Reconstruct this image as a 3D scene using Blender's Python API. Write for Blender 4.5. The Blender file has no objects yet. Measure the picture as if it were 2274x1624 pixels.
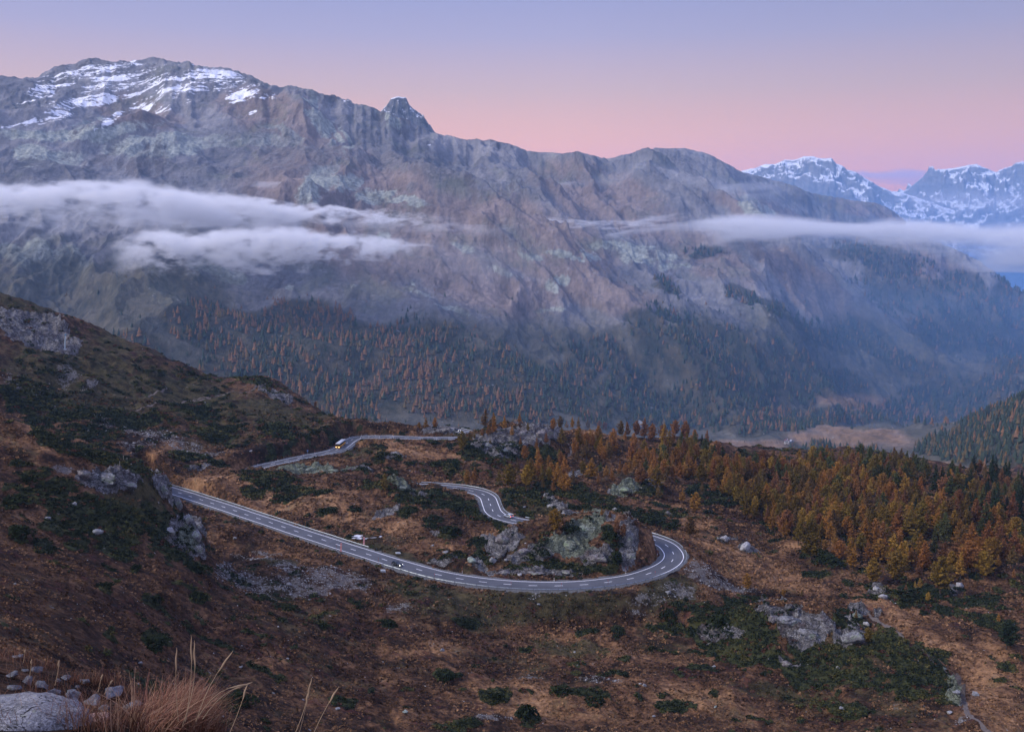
import bpy, math, random
import numpy as np
from mathutils import Vector, Matrix
R = math.radians
rng = np.random.default_rng(7)
random.seed(7)
sc = bpy.context.scene
COL = sc.collection

# ------------------------------------------------------------------ camera model
FPX, CX, CY, PITCH = 2210.0, 1136.5, 812.0, R(7.94)
CP, SP = math.cos(PITCH), math.sin(PITCH)

def ray(vx, vy):
    """horizontal azimuth and slope (z per metre of ground distance) of a view direction"""
    X = (np.asarray(vx, float) - CX) / FPX
    Y = (CY - np.asarray(vy, float)) / FPX
    dy = CP + Y * SP
    dz = -SP + Y * CP
    return np.arctan2(X, dy), dz / np.hypot(X, dy)

def project(x, y, z):
    yc = y * CP - z * SP            # forward
    up = y * SP + z * CP
    yc = np.maximum(yc, 1e-3)
    return CX + FPX * x / yc, CY - FPX * up / yc

def on_level(vx, vy, z):
    th, s = ray(vx, vy)
    d = z / s
    return np.stack([d * np.sin(th), d * np.cos(th)], -1)

# ------------------------------------------------------------------ numpy noise
_P = np.random.default_rng(3).permutation(1024).astype(np.int64)
_GA = np.random.default_rng(4).random(1024) * 2 * np.pi
_GX, _GY = np.cos(_GA), np.sin(_GA)

def perlin(x, y, seed=0):
    xi = np.floor(x).astype(np.int64); yi = np.floor(y).astype(np.int64)
    xf = x - xi; yf = y - yi
    u = xf * xf * xf * (xf * (xf * 6 - 15) + 10); v = yf * yf * yf * (yf * (yf * 6 - 15) + 10)
    def g(ix, iy, fx, fy):
        h = _P[(_P[(ix + seed * 131) & 1023] + iy) & 1023]
        return _GX[h] * fx + _GY[h] * fy
    a = g(xi, yi, xf, yf); b = g(xi + 1, yi, xf - 1, yf)
    c = g(xi, yi + 1, xf, yf - 1); d = g(xi + 1, yi + 1, xf - 1, yf - 1)
    return (a + u * (b - a) + v * ((c + u * (d - c)) - (a + u * (b - a)))) * 1.41

def fbm(x, y, lam, octv=4, gain=0.5, seed=0, lac=2.03):
    r = np.zeros_like(x); a = 1.0; f = 1.0 / lam
    for o in range(octv):
        r += a * perlin(x * f + 17.3 * o, y * f - 9.1 * o, seed + o); a *= gain; f *= lac
    return r

def ridged(x, y, lam, octv=4, gain=0.5, seed=0):
    r = np.zeros_like(x); a = 1.0; f = 1.0 / lam; w = 1.0
    for o in range(octv):
        n = 1 - np.abs(perlin(x * f + 3.7 * o, y * f + 5.9 * o, seed + o)) * 1.7
        n = np.clip(n, 0, 1) ** 2
        r += a * (n - 0.45) * w; w = np.clip(n * 1.6, 0.15, 1); a *= gain; f *= 2.07
    return r

def sstep(a, b, x):
    t = np.clip((x - a) / (b - a), 0, 1)
    return t * t * (3 - 2 * t)

# ------------------------------------------------------------------ survey points of the land (view x, [(view y, ground distance)] or (None, distance, height))
N = None
FG = [(N,1.5,-1.8),(N,6,-4.0),(N,12,-8.0),(N,60,-40),(N,150,-93)]
SURVEY = {
 -420: [(N,1.5,-1.8),(N,4,-2.6),(N,12,-4),(N,25,-8),(N,60,-22),(N,140,-45),(N,240,-50),(N,330,-50),(N,450,-75),(N,600,-30),(N,750,0),(N,1000,-80),(N,1350,-300),
        (N,1700,-330),(N,2400,0),(N,3000,250),(N,3700,620),(N,4300,300),(N,6000,-200)],
 0: [(N,1.5,-1.8),(1624,6),(1560,9),(1500,15),(1455,25),(N,45,-23),(N,80,-41),(1440,140),(1380,165),(1300,200),(1200,245),(1100,285),(1030,310),(980,325),(936,345),
     (N,380,-85),(N,440,-108),(945,525),(900,570),(800,640),(700,720),(648,770),(N,850,-75),(N,1100,-250),(N,1350,-310),
     (N,1700,-330),(640,2080),(560,2250),(480,2400),(400,2600),(330,2850),(270,3150),(220,3450),(167,3700),(N,4200,300),(N,6000,-200)],
 150: [(N,1.5,-1.8),(1624,6),(1570,9),(1520,13),(1490,20),(N,35,-18.5),(N,80,-42),(1460,165),(1380,190),(1300,220),(1200,265),(1100,300),(1050,312),(1010,322),(984,340),
     (N,380,-95),(N,440,-115),(957,530),(900,590),(800,660),(735,720),(697,760),(N,850,-100),(N,1100,-260),(N,1350,-315)],
 300: [(N,1.5,-1.8),(1630,6),(1560,10),(1515,15),(N,30,-17),(N,80,-44),(N,150,-75),(1470,190),(1380,215),(1300,245),(1200,290),(1120,318),(1060,328),(1024,340),
     (N,370,-104),(N,440,-118),(1000,505),(950,560),(880,630),(800,690),(762,730),(N,850,-130),(N,1100,-270),(N,1350,-315),
     (N,1650,-330),(780,1830),(680,2020),(600,2180),(520,2330),(430,2550),(370,2720),(300,3050),(230,3450),(138,3800),(N,4300,300),(N,6000,-200)],
 395: [(N,1.5,-1.8),(N,6,-3.4),(1600,9),(N,15,-8.5),(N,80,-47),(N,150,-80),(1470,210),(1380,238),(1300,265),(1250,290),(1200,315),(1130,338),(1100,348),
     (N,385,-114),(N,420,-121),(1085,463),(1045,500),(1005,530),(950,570),(880,640),(830,690),(803,720),(N,850,-150),(N,1100,-275),(N,1350,-312)],
 428: [(N,1.5,-1.8),(N,6,-3.5),(N,12,-7.4),(N,80,-48),(N,150,-82),(1480,214),(1400,242),(1300,270),(1250,296),(1200,322),(1158,340),(N,362,-115),(N,400,-121),(1104,455),(1060,488)],
 455: [(N,1.5,-1.8),(N,6,-3.5),(N,12,-7.4),(N,80,-49),(N,150,-84),(1480,220),(1400,246),(1320,276),(1260,308),(1222,332),(N,352,-117),(1160,396),(1110,450),(1060,487),(1010,530),(950,570),(890,640),(850,690),(838,712)],
 600: [(N,1.5,-1.8),(N,6,-3.6),(N,12,-7.4),(N,60,-37),(N,150,-85),(1624,190),(1500,225),(1400,262),(1330,300),(1290,322),(1250,348),(1200,380),(1165,406),(1100,455),(1060,488),(1030,520),(985,548),(930,600),(880,660),(845,710),
     (N,850,-170),(N,1100,-280),(N,1350,-310),(N,1650,-320),(840,1790),(740,1950),(640,2120),(540,2300),(440,2520),(340,2800),(260,3150),(192,3550),(N,4100,200),(N,6000,-200)],
 700: FG[:4]+[(N,150,-88),(1624,198),(1500,235),(1400,275),(1330,307),(1295,324),(1250,350),(1190,388),(1130,430),(1080,470),(1040,508),(1005,535),(985,552),(945,590),(915,640),(903,660),(N,850,-210)],
 800: FG[:4]+[(N,150,-90),(1624,205),(1500,245),(1400,285),(1345,312),(1290,338),(1250,355),(1222,371),(1190,388),(1130,433),(1090,462),(1050,495),(1010,530),(985,550),(970,566),(945,590),(935,612),
     (N,680,-150),(N,850,-230),(N,1350,-315),(N,1600,-315),(900,1720),(800,1880),(700,2030),(600,2190),(500,2390),(400,2650),(310,2980),(235,3500),(N,4000,150),(N,6000,-200)],
 900: FG+[(1624,212),(1500,250),(1400,288),(1330,318),(1262,355),(1245,361),(1190,386),(1140,420),(1100,446),(1069,461),(N,474,-125),(1050,497),(1000,535),(980,565),(955,600),(942,615),(N,680,-155)],
 1000: FG+[(1624,218),(1500,258),(1420,290),(1395,303),(1340,318),(1300,335),(1278,343),(1255,352),(1200,378),(1150,412),(1100,448),(1074,472),(N,490,-126),(1050,497),(1000,540),(970,590),(960,600),(950,618),
     (N,680,-160),(N,850,-240),(N,1350,-320),(930,1680),(850,1800),(750,1960),(650,2120),(550,2300),(450,2540),(370,2850),(303,3400),(N,3900,100),(N,6000,-250)],
 1136: FG+[(1624,228),(1500,268),(1430,300),(1398,313),(1350,322),(1312,332),(1295,337),(1280,345),(1225,358),(1190,366),(1167,378),(N,395,-122),(1147,415),(1100,452),(1050,500),(1020,530),(985,548),(960,560),(942,570),
     (N,620,-130),(N,700,-180),(N,900,-270),(N,1350,-325)],
 1210: FG+[(1624,229),(1500,270),(1400,316),(1310,331),(1298,336),(1283,343),(1235,354),(1185,364),(1150,378),(N,395,-120),(N,415,-124),(1145,425),(1100,462),(1050,505),(1000,545),(955,572),(N,640,-135),(N,900,-275),
     (N,1350,-328),(935,1720),(850,1850),(750,2020),(650,2200),(560,2400),(470,2650),(400,2950),(347,3400),(N,3900,100),(N,6000,-250)],
 1300: FG+[(1624,230),(1500,272),(1400,318),(1390,322),(1310,330),(1297,336),(1283,343),(1240,352),(1180,366),(1141,378),(N,395,-118),(N,410,-124),(1125,440),(1100,465),(1060,500),(1020,550),(985,590),(965,610),(N,700,-170),(N,900,-280),(N,1350,-330)],
 1400: FG+[(1624,233),(1500,275),(1420,310),(1390,322),(1320,332),(1283,342),(1255,350),(1210,358),(1165,370),(N,383,-115),(N,395,-124),(1140,428),(1100,470),(1050,525),(1000,590),(970,625),(N,750,-200),(N,950,-290),
     (N,1350,-335),(950,1780),(860,1950),(760,2130),(660,2330),(560,2560),(480,2800),(400,3150),(336,3600),(N,4100,100),(N,6000,-300)],
 1480: FG+[(1624,236),(1500,277),(1420,311),(1390,324),(1340,332),(1300,345),(1235,366),(1195,400),(1150,440),(1100,485),(1050,540),(1000,605),(970,645),(N,780,-210),(N,970,-300),(N,1350,-340),(322,3600)],
 1560: FG+[(1624,240),(1500,280),(1420,312),(1360,329),(1335,336),(1300,352),(1260,370),(1200,410),(1150,455),(1100,505),(1050,560),(1000,620),(970,660),(N,800,-220),(N,1000,-310),(N,1350,-350)],
 1700: FG+[(1624,245),(1530,275),(1480,288),(1400,303),(1346,315),(1327,322),(N,345,-138),(1318,372),(1250,405),(1200,440),(1150,490),(1100,540),(1050,600),(1010,660),(990,710),(N,850,-230),(N,1050,-330),(N,1350,-370),
     (985,1740),(940,1980),(850,2150),(750,2330),(650,2530),(560,2760),(500,3000),(440,3450),(395,3900),(N,4500,0),(N,6000,-400)],
 1850: FG+[(1624,248),(1550,268),(1490,282),(1430,295),(1376,308),(1351,316),(N,340,-140),(1335,365),(1280,398),(1230,430),(1180,470),(1120,530),(1060,600),(1020,670),(1000,730),(N,850,-240),(N,1100,-350),(1000,1640),
     (985,1760),(950,2000),(920,2180),(850,2380),(750,2580),(650,2800),(570,3050),(525,3300),(N,3600,-60),(470,3900),(442,4150),(N,4700,-100),(N,6000,-450)],
 2000: FG+[(1624,250),(1560,268),(1500,282),(1446,295),(1414,302),(N,325,-141),(1415,335),(1350,368),(1280,405),(1220,440),(1150,500),(1090,570),(1040,650),(1015,730),(N,880,-250),(N,1150,-350),(N,1450,-380),(980,1750),
     (930,2100),(900,2350),(850,2550),(750,2750),(650,2980),(560,3200),(520,3320),(N,3600,-130),(490,4250),(N,4800,-250),(N,6000,-500)],
 2120: FG+[(1624,252),(1570,266),(1530,277),(1500,300),(1450,320),(1350,375),(1280,410),(1200,460),(1120,540),(1060,620),(1033,720),(N,900,-270),(N,1150,-345),(1035,1430),(985,1600),(920,2000),(885,2500),(820,2750),(720,2950),(620,3150),(545,3320),
     (N,3600,-300),(N,4500,-250),(N,6000,-500)],
 2273: FG+[(1640,255),(1550,282),(1450,325),(1350,375),(1250,430),(1150,520),(1080,620),(1047,750),(N,950,-280),(1030,1350),(950,1480),(885,1650),(N,1900,-320),(N,2250,-405),(860,2600),(800,2900),(730,3100),(662,3300),(N,3700,-450),(N,4500,-350),(N,6000,-550)],
 2680: FG+[(N,250,-140),(N,400,-150),(N,600,-160),(N,750,-185),(N,950,-240),(N,1350,-230),(N,1650,-150),(N,2100,-300),(N,2500,-420),(N,2900,-330),(N,3300,-280),(N,3800,-550),(N,6000,-600)],
}
SKY = [(25,170,3710),(50,175,3700),(85,171,3730),(115,152,3750),(150,146,3770),(175,137,3790),(197,126,3800),(210,131,3800),(230,133,3800),(245,141,3800),(265,137,3800),(300,138,3800),(320,131,3800),(336,127,3800),(360,131,3800),(371,138,3790),(400,141,3790),(420,138,3780),(430,147,3780),(465,151,3770),(505,152,3750),(530,159,3720),(560,170,3680),(600,193,3560),(655,191,3520),(700,203,3500),(760,220,3480),
       (845,246,3480),(905,268,3460),(960,294,3420),(1040,311,3400),(1085,311,3400),(1130,319,3400),(1170,336,3400),(1250,341,3430),(1280,337,3450),(1350,353,3520),(1440,329,3600),(1520,329,3620),(1570,341,3660),(1610,361,3700),
       (1640,379,3760),(1760,411,3980),(1800,428,4060),(1900,446,4150),(1940,449,4200),(1980,466,4230),(2012,492,4280)]
SPUR = [(1900,524,3310),(2060,528,3320),(2170,576,3320),(2210,606,3310),(2250,640,3300)]

pts = []
for vx, rows in SURVEY.items():
    for r_ in rows:
        if r_[0] is None:
            th, _ = ray(vx, 1624 if r_[1] < 200 else 900); pts.append((float(th), math.log(r_[1]), r_[2] / r_[1]))
        else:
            th, s = ray(vx, r_[0]); pts.append((float(th), math.log(r_[1]), float(s)))
for vx, vy, D in SKY + SPUR:
    th, s = ray(vx, vy); pts.append((float(th), math.log(D), float(s)))
pts = np.array(list({(round(a, 3), round(b, 2)): (a, b, c) for a, b, c in pts}.values()))
_C = 0.012
def _ker(a, b):
    d2 = (a[:, None, 0] - b[None, :, 0]) ** 2 + ((a[:, None, 1] - b[None, :, 1]) * 0.8) ** 2
    return np.sqrt(d2 + _C * _C)
_n = len(pts)
A = np.zeros((_n + 3, _n + 3)); A[:_n, :_n] = _ker(pts, pts) - 0.0 * np.eye(_n)
A[:_n, _n] = 1; A[:_n, _n + 1:] = pts[:, :2]; A[_n:, :_n] = A[:_n, _n:].T
w = np.linalg.solve(A, np.concatenate([pts[:, 2], np.zeros(3)]))

QUAL = 1.0
def lnrows():
    segs = [(1.2, 30, 150), (30, 170, 90), (170, 450, int(560 * QUAL)), (450, 720, int(260 * QUAL)), (720, 1350, 130), (1350, 4350, int(560 * QUAL)), (4350, 7500, 30)]
    out = []
    for a, b, n in segs:
        out += list(np.linspace(math.log(a), math.log(b), n, endpoint=False))
    return np.array(out + [math.log(7500)])
LND = lnrows(); DR = np.exp(LND)
TH = np.concatenate([np.linspace(-0.70, -0.50, 40, endpoint=False), np.linspace(-0.50, 0.50, int(1150 * QUAL)), np.linspace(0.50, 0.70, 41)[1:]])
NR, NC = len(LND), len(TH)
# coarse evaluation, then cubic-ish upsampling
cth = np.linspace(-0.70, 0.70, 300); cl = np.unique(np.concatenate([np.linspace(LND[0], math.log(150), 90), np.linspace(math.log(150), math.log(800), 320), np.linspace(math.log(800), LND[-1], 260)]))
gt, gl = np.meshgrid(cth, cl)
q = np.stack([gt.ravel(), gl.ravel()], -1); cs = np.empty(len(q))
for i in range(0, len(q), 20000):
    b = q[i:i + 20000]; cs[i:i + 20000] = _ker(b, pts) @ w[:_n] + w[_n] + b @ w[_n + 1:]
cs = cs.reshape(gt.shape)
def resample(cs, lo, hi):
    fi = np.interp(hi[0], cl, np.arange(len(cl))); fj = (hi[1] - cth[0]) / (cth[1] - cth[0])
    i0 = np.clip(fi.astype(int), 0, len(cl) - 2); j0 = np.clip(fj.astype(int), 0, len(cth) - 2)
    a = (fi - i0)[:, None]; b = (fj - j0)[None, :]
    return (cs[np.ix_(i0, j0)] * (1 - a) * (1 - b) + cs[np.ix_(i0 + 1, j0)] * a * (1 - b) + cs[np.ix_(i0, j0 + 1)] * (1 - a) * b + cs[np.ix_(i0 + 1, j0 + 1)] * a * b)
S = resample(cs, None, (LND, TH))
GX = DR[:, None] * np.sin(TH)[None, :]; GY = DR[:, None] * np.cos(TH)[None, :]
GZ = S * DR[:, None]

# ------------------------------------------------------------------ roads: centre lines picked on their levels
def spline(p, step):
    p = np.asarray(p, float)
    P0 = np.vstack([2 * p[0] - p[1], p, 2 * p[-1] - p[-2]]); out = []
    for i in range(1, len(P0) - 2):
        a, b, c, d = P0[i - 1:i + 3]; n = max(2, int(np.linalg.norm(c - b) / step * 2))
        t = np.linspace(0, 1, n, endpoint=False)[:, None]
        out.append(0.5 * ((2 * b) + (c - a) * t + (2 * a - 5 * b + 4 * c - d) * t ** 2 + (3 * b - a - 3 * c + d) * t ** 3))
    q = np.vstack(out + [p[-1:]])
    for _ in range(6):
        q[1:-1] = q[1:-1] * 0.5 + 0.25 * (q[2:] + q[:-2])
    L = np.concatenate([[0], np.cumsum(np.linalg.norm(np.diff(q, axis=0), axis=1))])
    s = np.arange(0, L[-1], step)
    return np.stack([np.interp(s, L, q[:, k]) for k in range(q.shape[1])], -1)
def centre(px, z):
    px = np.asarray(px, float)
    return on_level(px[:, 0], px[:, 1], z)
ZA, ZC, ZH = -124.0, -126.0, -390.0
RA = centre([(300,1064),(350,1079),(405,1095.5),(441,1107),(479,1119),(516,1131),(554,1144),(594,1157),(634,1170.5),(676,1184.5),(720,1198.5),(765.5,1213.4),(812,1228),(860,1243.4),(912,1258.5),(965,1273),(1025,1284.5),(1091.5,1293),
 (1160,1298),(1229,1299.5),(1294,1297),(1352,1291),(1403,1283),(1442,1271.5),(1471,1259.5),(1490,1246.5),(1496,1233),(1490,1220),(1476.5,1208),(1453,1198),(1424,1189),(1380,1180),(1320,1172),(1240,1166),(1180,1160),(1140,1154),(1109,1145),(1095,1134.5),
 (1091,1125.6),(1088.4,1119),(1086,1111.8),(1083,1105),(1075.5,1098.6),(1063,1093),(1043,1087.9),(1019,1083.8),(991,1081.2),(950,1078.5),(900,1076.5),(850,1074.5)], ZA)
RA = spline(RA, 1.0)
RC = centre([(515,1056),(535,1049),(558.6,1042),(583,1034),(613,1027),(644,1020.4),(675,1013.7),(708,1007.6),(736,1001.5),(752.7,995.4),(765,987),(775,979),(786,973.5),(801,970.5),(824.7,969.2),(849.7,969.2),(874.7,970),(912,971.3),(945.5,972.2),(973,972.4),(1001,972.2),(1022,971.6),(1037,970.3),
 (1044,968),(1043,965.5),(1039.5,962.8),(1033,959.3),(1022,956.4),(1009,953.6),(990,951)], ZC)
RC = spline(RC, 1.0)
RH = spline(centre([(1600,975.5),(1631.6,974.4),(1675.5,974.4),(1690.4,977),(1708.4,981.4),(1726.4,986.4),(1738,990.4),(1752,996)], ZH), 2.0)

def dist_to(line, X, Y, reach):
    """distance of grid points to a line (and the index of the nearest point), only within reach of its bounding box"""
    d = np.full(X.shape, 1e9); k = np.zeros(X.shape, int)
    for a in range(0, len(line) - 1, 12):
        seg = line[a:a + 14]
        m = (X > seg[:, 0].min() - reach) & (X < seg[:, 0].max() + reach) & (Y > seg[:, 1].min() - reach) & (Y < seg[:, 1].max() + reach)
        if not m.any(): continue
        dx = X[m][:, None] - seg[None, :, 0]; dy = Y[m][:, None] - seg[None, :, 1]
        dd = np.hypot(dx, dy); j = dd.argmin(1); v = dd[np.arange(len(j)), j]
        old = d[m]; better = v < old
        kk = k[m]; kk[better] = a + j[better]; old[better] = v[better]; d[m] = old; k[m] = kk
    return d, k
# ------------------------------------------------------------------ light and air settings
SKY_UP = (.48, .58, 1.18); SKY_BACK = (.84, .82, 1.12)
SUN_EL, SUN_AZ, SUN_E = R(1.0), R(180), 3.0       # the sun has just set behind the camera
LAMP_EL, LAMP_AZ = R(38), R(-100)                  # soft light of the bright upper sky
HAZE_ON, HAZE_D, HAZE_COL = True, 4.4e-5, (.40, .66, 1.0, 1)
EXPO = 0.08
# ------------------------------------------------------------------ surface cover: patches surveyed on the land (view x, y, half sizes, tilt)
SHRUB = [(130,988,70,13,16),(245,1018,62,11,25),(230,1120,110,26,8),(330,1155,80,40,25),(390,1205,50,34,40),(150,1165,70,22,10),(260,1215,60,20,25),(90,1085,40,16,0),(1660,1400,60,40,0),(1850,1450,120,36,15),(180,1140,90,30,8),(300,1150,80,40,20),(250,1190,60,24,20),(360,1210,50,26,35),(130,1075,50,20,0),(98,968,38,14,12),(200,1005,70,12,22),(292,1040,45,14,35),(40,1023,28,8,0),(75,1047,36,16,0),(42,1076,26,8,0),(20,1110,26,12,0),(108,1113,62,17,4),(212,1137,64,22,8),(320,1178,68,22,14),(392,1232,34,26,35),(440,1266,32,12,18),
 (102,1211,40,20,0),(45,1188,22,18,0),(172,1205,24,26,25),(232,1302,19,8,0),(302,1262,15,8,0),(340,1425,44,14,25),(520,1556,30,20,15),(436,1327,20,10,0),(347,1330,26,12,15),
 (55,880,70,36,0),(190,915,90,20,4),(110,935,60,14,0),(300,930,70,16,0),(420,915,60,18,8),(560,850,46,12,8),(200,960,90,14,0),(480,955,60,14,0),(420,1010,50,10,0),(500,1025,40,8,0),(330,1025,30,7,0),(620,955,50,12,0),(745,955,36,8,0),
 (600,1070,70,16,8),(680,1090,60,16,8),(640,1100,50,10,0),(560,1088,30,9,0),(850,1088,50,14,5),(930,1105,70,22,6),(1010,1115,50,18,14),(900,1145,26,10,-8),(738,1135,12,6,0),(795,1134,11,5,0),(717,1135,10,5,0),(995,1177,26,11,-15),(1062,1202,24,11,0),
 (1070,1226,28,11,0),(995,1245,42,12,0),(960,1160,20,8,0),(1180,1234,32,18,0),(1271,1172,18,10,0),(1358,1200,20,36,-18),(1365,1245,22,16,0),(1210,1198,14,8,0),(1240,1253,70,12,0),(1150,1258,40,10,0),(1320,1256,50,12,0),(1290,1262,40,10,0),
 (1140,1120,28,8,15),(1060,1140,30,8,20),(1100,1155,30,10,30),(1160,1150,26,10,0),(1390,1140,40,12,14),(1450,1155,28,12,20),(1490,1165,22,9,0),(1180,1110,70,10,10),(1060,1010,36,22,0),(1130,1000,60,26,0),(1200,1010,46,24,10),(1000,1030,26,10,0),
 (1250,1090,70,20,0),(1330,1110,40,14,0),(1500,1040,60,20,0),(1440,1085,40,14,0),(1560,1090,50,16,0),(1690,1120,70,18,8),(1600,1110,60,14,0),(1830,1240,50,12,20),(1810,1270,34,10,10),
 (1500,1130,40,9,0),(1580,1390,70,50,0),(1540,1350,60,18,0),(1640,1430,80,56,10),(1490,1400,30,16,0),(1700,1380,50,40,0),(1760,1470,130,24,6),(1900,1490,120,40,12),(2040,1500,90,60,25),(1980,1440,70,30,35),(1890,1390,60,20,30),(1650,1350,60,12,0),(2110,1545,26,30,0),
 (1800,1500,90,30,6),(1480,1560,14,6,0),(1300,1410,20,7,0),(1370,1405,24,8,0),(1295,1545,66,12,14),(1180,1590,34,26,0),(1100,1548,34,9,10),(985,1500,36,9,5),(860,1380,22,7,0),(715,1385,30,8,0),(1040,1372,40,8,0),(640,1350,24,6,0),(1390,1470,16,6,0),(1280,1500,16,6,0),
 (1870,1565,70,14,10),(1500,1580,60,14,0),(2000,1330,70,18,14),(2080,1310,50,16,10),(2200,1390,60,20,10),(2170,1340,50,12,0),(2240,1480,30,14,0),(2100,1360,60,14,20),(1560,1480,40,10,0),(1030,1610,60,10,0),(760,1560,30,10,0),(570,1330,20,8,0)]
ROCK = [(232,1063,76,27,8),(365,1086,26,44,-38),(408,1186,44,40,0),(440,1222,18,22,0),(75,730,90,46,12),(130,760,60,26,14),(25,700,40,20,0),(1305,1170,42,30,-25),(1254,1206,56,26,0),(1320,1231,40,20,0),(1394,1206,30,50,-12),(1120,1200,48,30,-18),(1200,1222,40,18,0),(1190,1268,120,12,0),
 (1150,1240,30,10,0),(1060,1250,20,12,0),(985,1250,40,7,0),(1775,1390,76,42,5),(1888,1411,40,24,10),(1905,1368,24,14,25),(1945,1375,12,14,-30),(1590,1400,56,22,0),(1720,1350,40,10,0),(2120,1530,26,30,0),(1640,1400,20,14,0),
 (1165,965,80,26,0),(1215,955,36,20,10),(1090,985,46,24,0),(1110,1000,60,20,0),(1390,1085,34,14,0),(1450,1075,30,12,0),(980,953,40,7,0),(690,1040,50,5,0),(780,1043,60,6,0),(640,1038,30,6,0),(860,1140,30,7,-14),(930,1095,24,7,0),(890,1082,40,8,0),(1270,1050,26,10,0),
 (1420,945,20,9,0),(1655,1215,30,9,0),(1610,1195,24,6,0),(1950,1305,26,14,35),(2010,1310,20,12,0),(2120,1305,16,18,-20),(1745,1470,24,9,15),(1480,1135,14,6,0),(960,1175,14,5,0),(1340,1155,22,9,0),(1070,1185,14,8,-30),(880,1020,30,4,0),(560,1030,30,4,0),(440,1032,30,5,0),
 (1250,1135,30,8,14),(1225,1120,20,7,20),(620,880,30,7,15),(590,868,22,6,0)]
SCREE = [(150,832,30,30,-30),(200,862,24,12,-30),(30,850,30,18,20),(230,940,26,14,0),(290,955,36,12,8),(350,965,46,14,8),(410,985,60,16,10),(300,980,50,8,0),(470,1000,40,9,0),(560,1240,50,9,6),(640,1270,44,16,12),(740,1280,60,22,6),(690,1300,120,22,2),(560,1300,60,24,25),(500,1270,30,20,30),
 (790,1300,36,18,0),(590,1225,40,6,6),(1560,1280,60,22,18),(1600,1300,60,18,20),(1440,1340,50,14,-12),(1500,1310,40,16,0),(1430,1370,30,10,0),(1660,1312,30,12,12),(1960,1330,26,12,30),(130,1035,30,12,0),(1340,1515,60,8,6),(1160,1500,40,7,0),(1190,1340,14,10,0),(880,1345,30,12,0),(90,870,20,10,0),
 (975,955,46,7,0),(2130,1590,20,12,0),(1090,1600,50,8,0)]
OLIVE = [(1180,1350,300,36,0),(1000,1330,120,24,8),(290,1110,90,70,20),(1180,1350,330,42,0),(950,1325,110,20,10),(1480,1320,70,40,-20),(320,1120,50,60,20),(200,840,220,90,14),(400,880,200,60,14),(600,920,140,36,10),(60,680,80,20,18),(260,760,80,20,25),(850,1215,70,18,8),(900,1235,50,10,10),(1190,1125,100,22,12),(300,1035,60,14,30),(700,985,60,10,0),(800,1000,60,18,0),
 (1260,1440,100,24,6),(1750,1540,140,20,8),(620,1255,60,12,10),(620,1320,90,10,0),(560,1130,60,8,16),(1390,960,60,16,8),(1660,970,40,8,0)]
BOG = [(560,1420,260,60,10),(860,1400,180,40,4),(300,1360,200,50,14),(700,1480,200,40,4),(1020,1400,180,26,3),(1100,1440,80,20,20),(1320,1430,80,8,18),(1480,1480,120,12,18),(1240,1490,60,16,0),(860,1540,160,40,0),(1560,1520,90,18,20),(1830,1590,120,20,10),(1950,1268,60,12,12),(1840,1290,130,8,6),(2060,1345,160,10,10),
 (2180,1360,90,22,10),(2240,1400,40,20,0),(1560,1230,60,10,14),(1640,1150,90,12,0),(1480,1100,60,10,0),(980,1050,120,8,4),(800,1062,60,7,6),(1000,1005,60,10,0),(1150,1030,50,14,0),(1350,1000,60,16,0),(1640,1190,60,8,0),(950,1140,60,12,0),(1180,1178,60,14,0),(1660,1400,40,20,0),(1700,1500,30,12,0),
 (400,1290,80,20,10),(1600,1230,40,8,20),(2000,1275,60,8,0),(160,1180,60,10,20),(1960,1590,120,16,10)]
TAN = [(700,1120,170,30,12),(600,1075,220,14,4),(850,1160,90,22,6),(960,1195,60,18,0),(900,1000,110,22,4),(850,960,130,8,3),(1080,1175,30,12,0),(1120,1160,30,8,0),(1600,1210,70,30,14),(1680,1270,140,34,6),(1760,1300,120,16,10),(2090,1440,120,46,30),(1980,1370,120,30,30),(2180,1520,100,80,30),(2230,1600,60,40,0),
 (1290,1440,120,30,5),(1200,1560,200,40,5),(1550,1560,160,30,10),(1040,1340,20,8,0),(950,1440,90,14,0),(1330,965,60,16,5),(1500,1120,50,14,10),(1540,1160,60,16,10),(60,960,60,14,8),(60,990,90,10,6),(400,985,80,8,4),(330,1000,50,6,0),(1020,1070,60,5,0),(560,1010,40,6,0),(1780,1210,60,14,0),(1330,1145,30,6,0),(2060,1320,30,8,0)]
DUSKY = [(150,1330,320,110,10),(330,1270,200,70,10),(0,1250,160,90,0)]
TRAIL = [[(2100,1490),(2128,1505),(2138,1530),(2140,1560),(2150,1585),(2180,1610),(2210,1640)],[(1925,1360),(1960,1385),(2000,1410),(2060,1455),(2100,1490)],[(330,880),(360,868),(370,860)],[(430,890),(500,875),(560,865),(590,850)],[(250,905),(330,900),(420,890),(470,880)],[(1240,960),(1262,985),(1266,1005),(1250,1015)]]

def patches(lst, PX, PY, soft=0.45):
    out = np.zeros(PX.shape, np.float32)
    for cx, cy, rx, ry, rot in lst:
        e = 1.25 * max(rx, ry)
        m = (np.abs(PX - cx) < e) & (np.abs(PY - cy) < e)
        if not m.any(): continue
        c, s = math.cos(R(rot)), math.sin(R(rot))
        dx, dy = PX[m] - cx, PY[m] - cy
        q = np.hypot((dx * c + dy * s) / rx, (-dx * s + dy * c) / ry)
        out[m] = np.maximum(out[m], 1 - sstep(1 - soft, 1 + soft * 0.55, q))
    return out

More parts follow.
